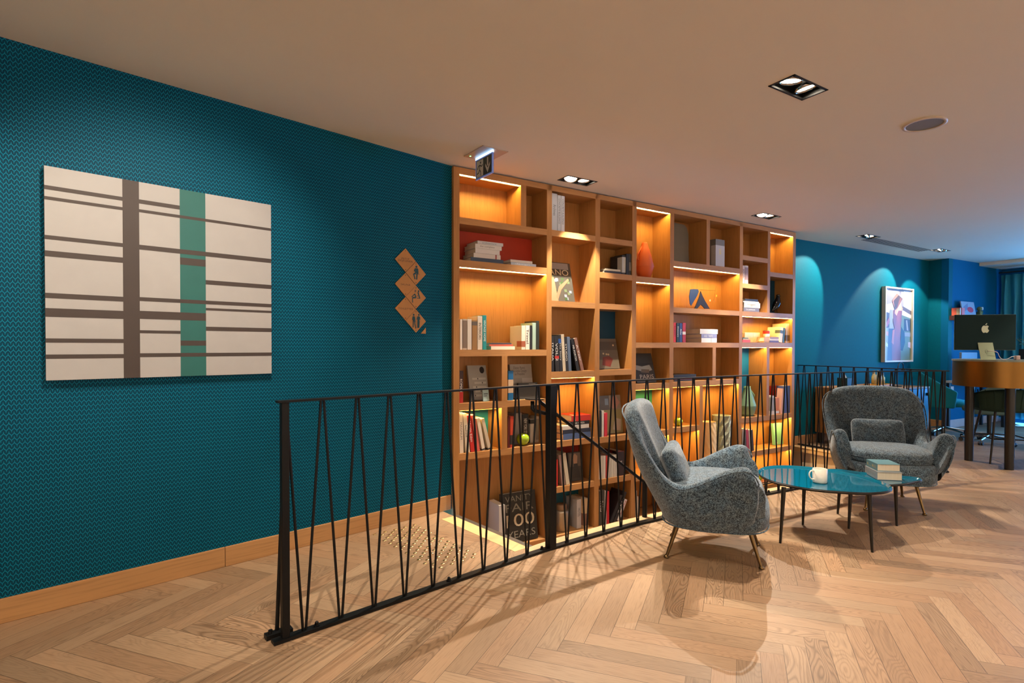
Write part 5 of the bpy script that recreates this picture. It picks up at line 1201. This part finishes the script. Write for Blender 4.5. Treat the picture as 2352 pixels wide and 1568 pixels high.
# ------------------------------------------------------------------ bar stool and office chairs
def bar_stool(label, x, y, rz, col):
    t = thing('bar_stool', label, 'bar stool', loc=(x, y, 0), rz=rz); m = mat('velvet_%d' % col[1], col, .8, var=.1); dk = mat('stool_metal', (36, 28, 22), .4, .4)
    q = MB(); q.sell((0, 0, .60), (.23, .23, .05), .6, .7, 28, 10); obj('seat', q, m, t)
    q = MB(); rows = []
    for j in range(7):
        z = .55 + j * .04; k = 1 + .03 * j; rows.append([Vector((-.255 * k * cos(a) - .0, .26 * k * sin(a), z - .10 * (abs(a) / 1.9) ** 2 * (j / 6))) for a in [-1.9 + 3.8 * i / 24 for i in range(25)]])
    q.grid(rows); o = obj('backrest', q, m, t, [('solid', .035, 1)])
    q = MB()
    for i in range(12): a = -1.5 + 3 * i / 11; q.tube([(-.262 * cos(a), .268 * sin(a), .58), (-.30 * cos(a), .30 * sin(a), .78)], .006, 6)
    obj('backrest_tufts', q, m, t)
    F4 = [(.24, .22), (.24, -.22), (-.24, .22), (-.24, -.22)]
    for a, b in F4:
        q = MB(); q.cyl((a * .62, b * .62, .57), (a, b, 0), .013, .009, 12); obj('leg', q, dk, t)
    q = MB(); k = 1 - .38 * .28 / .57; P4 = [Vector((a * k, b * k, .26)) for a, b in (F4[0], F4[1], F4[3], F4[2])]
    for i in range(4): q.tube([P4[i], P4[(i + 1) % 4]], .008, 8)
    obj('footrest', q, dk, t); return t
bar_stool('dark green velvet bar stool tucked under the high table', 4.98, 5.98, radians(75), (22, 52, 44))
bar_stool('second dark green bar stool, farther right under the high table', 5.72, 6.02, radians(100), (20, 48, 42))
def office_chair(label, x, y, rz, col, seatz=.45):
    t = thing('office_chair', label, 'office chair', loc=(x, y, 0), rz=rz); m = mat('office_%d_%d' % (col[0], col[1]), col, .8, var=.06)
    q = MB(); q.sell((0.02, 0, seatz), (.25, .24, .055), .6, .65, 28, 10); obj('seat', q, m, t)
    q = MB(); rows = []
    for j in range(9):
        u = j / 8; row = []
        for i in range(29):
            a = -2.0 + 4.0 * i / 28; top = .34 * (.5 + .5 * cos(a)) ** 1.2 + .15; row.append(Vector((-(.25 + .06 * u) * cos(a), (.27 + .03 * u) * sin(a), seatz - .06 + u * top)))
        rows.append(row)
    q.grid(rows); obj('backrest', q, m, t, [('solid', .03, 1), ('sub', 1)])
    dk = mat('chair_black', (20, 20, 22), .4); q = MB(); q.cyl((0, 0, seatz - .05), (0, 0, .08), .028, .022, 14); q.box(-.10, -.07, seatz - .075, .10, .07, seatz - .05); obj('gas_column', q, dk, t)
    for k in range(5):
        a = 2 * pi * k / 5 + .4; e = Vector((.29 * cos(a), .29 * sin(a), .062)); q = MB(); q.cyl((0, 0, .10), e, .018, .011, 10); b = obj('base_arm', q, CHROME, t)
        q = MB(); n = Vector((-sin(a), cos(a), 0)); c = e + Vector((0, 0, -.036)); q.cyl(c - n * .024, c - n * .005, .026, n=16); q.cyl(c + n * .005, c + n * .024, .026, n=16); obj('castor', q, dk, b)
    return t
office_chair('teal office chair on castors by the far corner', 5.66, 7.80, radians(-30), (24, 160, 172))
office_chair('grey seated office chair behind the high table', 5.72, 7.08, radians(120), (84, 106, 98), .44)
office_chair('dark office chair at the right edge behind the high table', 6.60, 7.0, radians(170), (26, 44, 42), .44)

# ------------------------------------------------------------------ sideboard by the far wall
UW = (C1 - C0).normalized(); SBM = Matrix.Translation((C0.x, C0.y, 0)) @ Matrix.Rotation(atan2(UW.y, UW.x), 4, 'Z')
t = thing('sideboard', 'low oak sideboard with blue doors behind the railings', 'sideboard', M=SBM @ Matrix.Translation((.40, -.72, 0)))
q = MB(); q.box(0, 0, .70, 1.42, .70, .72); obj('top_panel', q, OAKH, t); q = MB(); q.box(0, .005, .14, .02, .69, .70); obj('side_panel', q, OAKV, t); q = MB(); q.box(1.40, .005, .14, 1.42, .69, .70); obj('side_panel', q, OAKV, t)
q = MB(); q.box(.02, .68, .14, 1.40, .69, .70); q.box(.02, .01, .14, 1.40, .68, .16); obj('carcass', q, OAKV, t)
for k in range(3):
    q = MB(); q.box(.025 + k * .46, .0, .165, .475 + k * .46, .018, .695); d_ = obj('door', q, mat('door_blue_%d' % (k % 2), ((0, 122, 170), (0, 84, 130))[k % 2], .4), t)
    q = MB(); q.lathe([(.0002, 0), (.018, 0), (.02, .012)], 16, M=Matrix.Translation((.43 + k * .46, 0, .62)) @ Matrix.Rotation(radians(90), 4, 'X')); obj('knob', q, BLACK, d_)
for a, b in ((.05, .06), (1.37, .06), (.05, .64), (1.37, .64)):
    q = MB(); q.box(a - .03, b - .03, 0, a + .03, b + .03, .14); obj('foot', q, BLACK, t)
t = thing('tissue_box', 'dark teal tissue box with a white tissue on the left of the sideboard', 'tissue box', M=SBM @ Matrix.Translation((.50, -.36, .7205)))
q = MB(); q.box(-.065, -.065, 0, .065, .065, .13); obj('box', q, mat('tissue_teal', (8, 52, 52), .5), t, [('bevel', .002, 1)])
q = MB(); q.add([(-.02, 0, .13), (.02, -.01, .13), (.03, .01, .13), (0, .02, .13), (-.005, 0, .175), (.012, .004, .165)], [(0, 1, 4), (1, 2, 5), (1, 5, 4), (2, 3, 4, 5), (3, 0, 4)]); obj('tissue', q, WHITE, t)
t = thing('wooden_tray', 'orange wooden tray on the right of the sideboard', 'tray', M=SBM @ Matrix.Translation((1.18, -.40, .7205)))
q = MB(); q.box(-.16, -.10, 0, .16, .10, .008); q.box(-.16, -.10, 0, -.15, .10, .035); q.box(.15, -.10, 0, .16, .10, .035); q.box(-.16, -.10, 0, .16, -.092, .03); q.box(-.16, .092, 0, .16, .10, .03); obj('tray', q, mat('tray_orange', (206, 150, 60), .4), t)
first = None
for i, (dx, dy, r, h, rgb, lb) in enumerate([(-.115, 0, .022, .17, (186, 168, 110), 'yellowish bottle at the left of the tray'), (-.06, .02, .026, .19, (206, 184, 120), 'tall cream bottle second from left on the tray'), (0, -.02, .024, .17, (190, 170, 120), 'cream bottle in the middle of the tray'), (.05, .03, .02, .19, (170, 180, 170), 'grey bottle right of the middle of the tray'), (.11, 0, .026, .15, (200, 190, 110), 'short yellow bottle at the right of the tray')]):
    b = thing('bottle', lb, 'bottle', M=SBM @ Matrix.Translation((1.18 + dx, -.40 + dy, .729)), group='bottles on the orange tray')
    q = MB(); q.lathe([(.0002, 0), (r, 0), (r, h * .7), (r * .5, h * .82), (r * .45, h * .98)], 18); obj('body', q, cm(rgb, .3), b); q = MB(); q.lathe([(r * .55, h * .95), (r * .55, h * 1.06), (.0002, h * 1.06)], 14); obj('cap', q, cm((90, 80, 60)), b)
t = thing('desk_lamp', 'slim black desk lamp with a looped arm on the sideboard', 'lamp', M=SBM @ Matrix.Translation((1.36, -.55, .7205)))
q = MB(); q.lathe([(.0002, 0), (.05, 0), (.05, .008), (.0002, .010)], 24); obj('base', q, BLACK, t); q = MB(); q.tube(catmull([(0, 0, .01), (0, 0, .20), (.02, 0, .285), (.08, 0, .315), (.13, 0, .29), (.14, 0, .24)], 6), .006, 8); obj('arm', q, BLACK, t)
q = MB(); q.lathe([(.012, .03), (.028, 0)], 20, c=(.14, 0, .21)); obj('shade', q, BLACK, t)

# ------------------------------------------------------------------ framed photograph on the far wall
a0, a1, z0, z1 = 2.003, 2.795, 1.016, 2.106; fw, fh = a1 - a0, z1 - z0
t = thing('framed_photograph', 'white framed photograph of a figure in red brown with a hat beside a green car', 'picture', M=SBM @ Matrix.Translation((a0, 0, z0)))
q = MB(); b = .022
for x0, x1, y0, y1 in ((0, fw, 0, b), (0, fw, fh - b, fh), (0, b, b, fh - b), (fw - b, fw, b, fh - b)): q.box(x0, -.06, y0, x1, -.005, y1)
obj('frame', q, mat('frame_white', (206, 198, 184), .4), t)
q = MB(); cols = []; ix, iz, iw, ih = b, b, fw - 2 * b, fh - 2 * b
def pic(pts, rgb):
    k = len(cols); cols.append(cm(rgb, .4)); q.add([(ix + x * iw, -.034 - .0002 * k, iz + (1 - y) * ih) for x, y in pts], [tuple(range(len(pts)))], k)
px = lambda *c: [((x - 122) / (578 - 122), (y - 180) / (1475 - 180)) for x, y in c]
pic([(0, 0), (1, 0), (1, 1), (0, 1)], (150, 142, 144)); pic(px((440, 200), (578, 200), (578, 560), (440, 480)), (206, 204, 204)); pic(px((122, 180), (190, 180), (130, 300), (122, 480)), (226, 224, 220))
pic(px((122, 480), (250, 440), (300, 560), (122, 620)), (200, 190, 180)); pic(px((420, 480), (578, 560), (578, 620), (420, 600)), (96, 80, 78))
pic(px((122, 520), (440, 560), (578, 640), (578, 720), (122, 720)), (206, 200, 194)); pic(px((400, 640), (578, 700), (578, 1475), (400, 1475)), (98, 112, 84)); pic(px((122, 600), (200, 620), (195, 880), (122, 900)), (80, 60, 56)); pic(px((450, 710), (570, 720), (568, 940), (450, 940)), (46, 40, 44)); pic(px((485, 740), (505, 730), (530, 930), (500, 920)), (150, 140, 134))
pic(px((440, 960), (578, 965), (578, 1040), (440, 1030)), (140, 134, 130)); pic(px((122, 880), (200, 900), (200, 1475), (122, 1475)), (140, 148, 124)); pic(px((122, 940), (195, 960), (190, 1040), (122, 1000)), (196, 140, 110)); pic(px((122, 1110), (200, 1200), (185, 1240), (122, 1190)), (206, 206, 204)); pic(px((205, 560), (255, 560), (240, 1240), (185, 1300)), (150, 146, 128)); pic(px((525, 1140), (578, 1140), (578, 1260), (525, 1230)), (190, 170, 170))
pic(px((190, 900), (300, 900), (280, 1475), (172, 1475), (180, 1250)), (70, 52, 56)); pic(px((400, 860), (460, 960), (470, 1150), (430, 1300), (390, 1290)), (40, 36, 40))
pic(px((262, 560), (412, 570), (405, 760), (385, 900), (400, 1475), (250, 1475), (240, 1120), (290, 900), (262, 780)), (118, 62, 60)); pic(px((255, 930), (290, 905), (275, 1190), (240, 1150)), (176, 98, 76)); pic(px((130, 840), (190, 700), (205, 780), (160, 880)), (160, 84, 80))
pic(px((290, 520), (380, 430), (425, 530), (415, 565), (350, 565), (318, 665), (285, 620)), (206, 150, 110)); pic(px((322, 262), (415, 345), (290, 570), (240, 400)), (84, 62, 46)); pic(px((322, 262), (345, 290), (262, 400), (285, 520), (240, 400)), (180, 120, 90)); pic(px((375, 335), (418, 345), (345, 500), (300, 570)), (116, 72, 50))
obj('print', q, cols, t)
q = MB(); q.box(b, -.03, b, fw - b, -.006, fh - b); obj('backing', q, cm((120, 116, 110)), t)

# ------------------------------------------------------------------ alcove: wall shelf, books, plush, curtain, socket
UA = (C3 - C2).normalized(); AM = Matrix.Translation((C2.x, C2.y, 0)) @ Matrix.Rotation(atan2(UA.y, UA.x), 4, 'Z'); NA = V2(UA.y, -UA.x)
def az(x, y, off):
    q_ = onpl(x, y, C2 + NA * off, NA); v = V2(q_.x, q_.y) - C2; return v.dot(UA), q_.z
zs = 1.715; t = thing('wall_shelf', 'dark wooden wall shelf behind the computer', 'shelf', M=AM @ Matrix.Translation((.03, 0, zs - .07)))
q = MB(); q.box(0, -.14, 0, .85, -.001, .07); obj('plank', q, mat('dark_wood_shelf', (70, 34, 26), .5), t)
def ab(x0, x1, yt, col, label, **k):
    s0, s1 = az(x0, 715, .13)[0], az(x1, 715, .13)[0]; s0 = max(s0, .05); zt_ = az(x0, yt, .13)[1]
    return book(label, max(s1 - s0, .02), .11, zt_ - zs, col, 0, 0, 0, Mw=AM @ Matrix.Translation((s0, -.13, zs + .0005)), **k)
ab(2199, 2207.5, 706, (206, 90, 66), 'orange red book at the left of the wall shelf', band=(.1, .9, (200, 176, 140)), group='books on the wall shelf')
ab(2209.5, 2216, 706.5, (214, 80, 70), 'red paperback before the leaning comic on the wall shelf', group='books on the wall shelf')
s0, s1 = az(2213, 720, .10)[0], az(2243, 720, .10)[0]; w = s1 - s0; hh = az(2213, 691, .08)[1] - zs
t = thing('picture_book', 'pale blue picture book with a red round emblem leaning on the wall shelf', 'book', M=AM @ Matrix.Translation((s0, -.10, zs + .0005)) @ Rx(-10)); q = MB(); q.box(0, 0, 0, w, .015, hh); obj('cover', q, cm((140, 158, 176)), t)
q = MB(); q.add([(w * (.62 + .24 * cos(i * .5236)), -.0005, hh * (.45 + .2 * sin(i * .5236))) for i in range(12)], [tuple(range(12))]); q.add([(w * .1, -.0004, hh * .6), (w * .5, -.0004, hh * .9), (w * .45, -.0004, hh * .5), (w * .15, -.0004, hh * .3)], [(0, 1, 2, 3)], 1); obj('cover_print', q, [cm((190, 50, 74)), cm((110, 120, 150))], t)
sp_ = az(2248, 715, .08)[0]; t = thing('plush_toy', 'small olive green plush figure at the right of the wall shelf', 'toy', M=AM @ Matrix.Translation((sp_ + .02, -.08, zs + .0005))); PG = mat('plush_green', (96, 112, 74), .95, var=.15, scale=60, bump=.5)
q = MB(); q.sell((0, 0, .05), (.045, .04, .05), 1, 1, 18, 12); q.sell((0, 0, .125), (.038, .035, .035), 1, 1, 18, 12); q.sell((.03, -.02, .07), (.018, .018, .03), 1, 1, 12, 8); q.sell((-.03, -.02, .07), (.018, .018, .03), 1, 1, 12, 8); obj('body', q, PG, t); q = MB(); q.sell((.045, -.02, .13), (.02, .012, .025), .6, .6, 12, 8); obj('white_patch', q, WHITE, t)
sk, zk = az(2187, 896, .005); t = thing('wall_socket', 'white socket plate on the blue wall left of the high table', 'socket', M=AM @ Matrix.Translation((max(sk, .06), -.001, zk))); q = MB(); q.box(-.04, -.008, -.06, .04, 0, .06); obj('plate', q, WHITE, t, [('bevel', .002, 1)])
rows = []; q = MB(); NC = 160
for j in range(14):
    z = 2.42 - j * .18; row = []
    for i in range(NC + 1):
        x = .05 + .95 * i / NC; a = 2 * pi * (i / NC * 9 + .12 * sin(i * .11)); amp = .045 * (1 - .55 * math.exp(-j * .8)); row.append(Vector((x + .006 * sin(j * .9 + i * .2), -.20 + amp * sin(a) + .008 * sin(i * .37 + j), z)))
    rows.append(row)
q.grid(rows); t = thing('curtain', 'teal pleated curtain beside the window at the far right', 'curtain', M=WM); obj('drape', q, mat('curtain_teal', (44, 140, 156), .8, var=.08), t, [('solid', .004, 0)])
q = MB(); q.cyl((.02, -.20, 2.46), (1.9, -.20, 2.46), .012, n=12); obj('curtain_rod', q, BLACK, t)
t = thing('grey_screen', 'grey screen standing on a desk behind the computer', 'screen', M=AM @ Matrix.Translation((0, 0, 0))); q = MB(); q.box(-.15, -.25, .74, .32, -.22, 1.16); obj('panel', q, mat('screen_grey', (84, 96, 110), .5), t, [('bevel', .004, 1)])
q = MB(); q.box(-.16, -.40, .70, .95, -.03, .73); obj('desk_top', q, mat('desk_white', (150, 150, 150), .4), t)
for a, b in ((-.12, -.36), (.9, -.36), (-.12, -.07), (.9, -.07)):
    q = MB(); q.box(a - .02, b - .02, 0, a + .02, b + .02, .70); obj('desk_leg', q, BLACK, t)
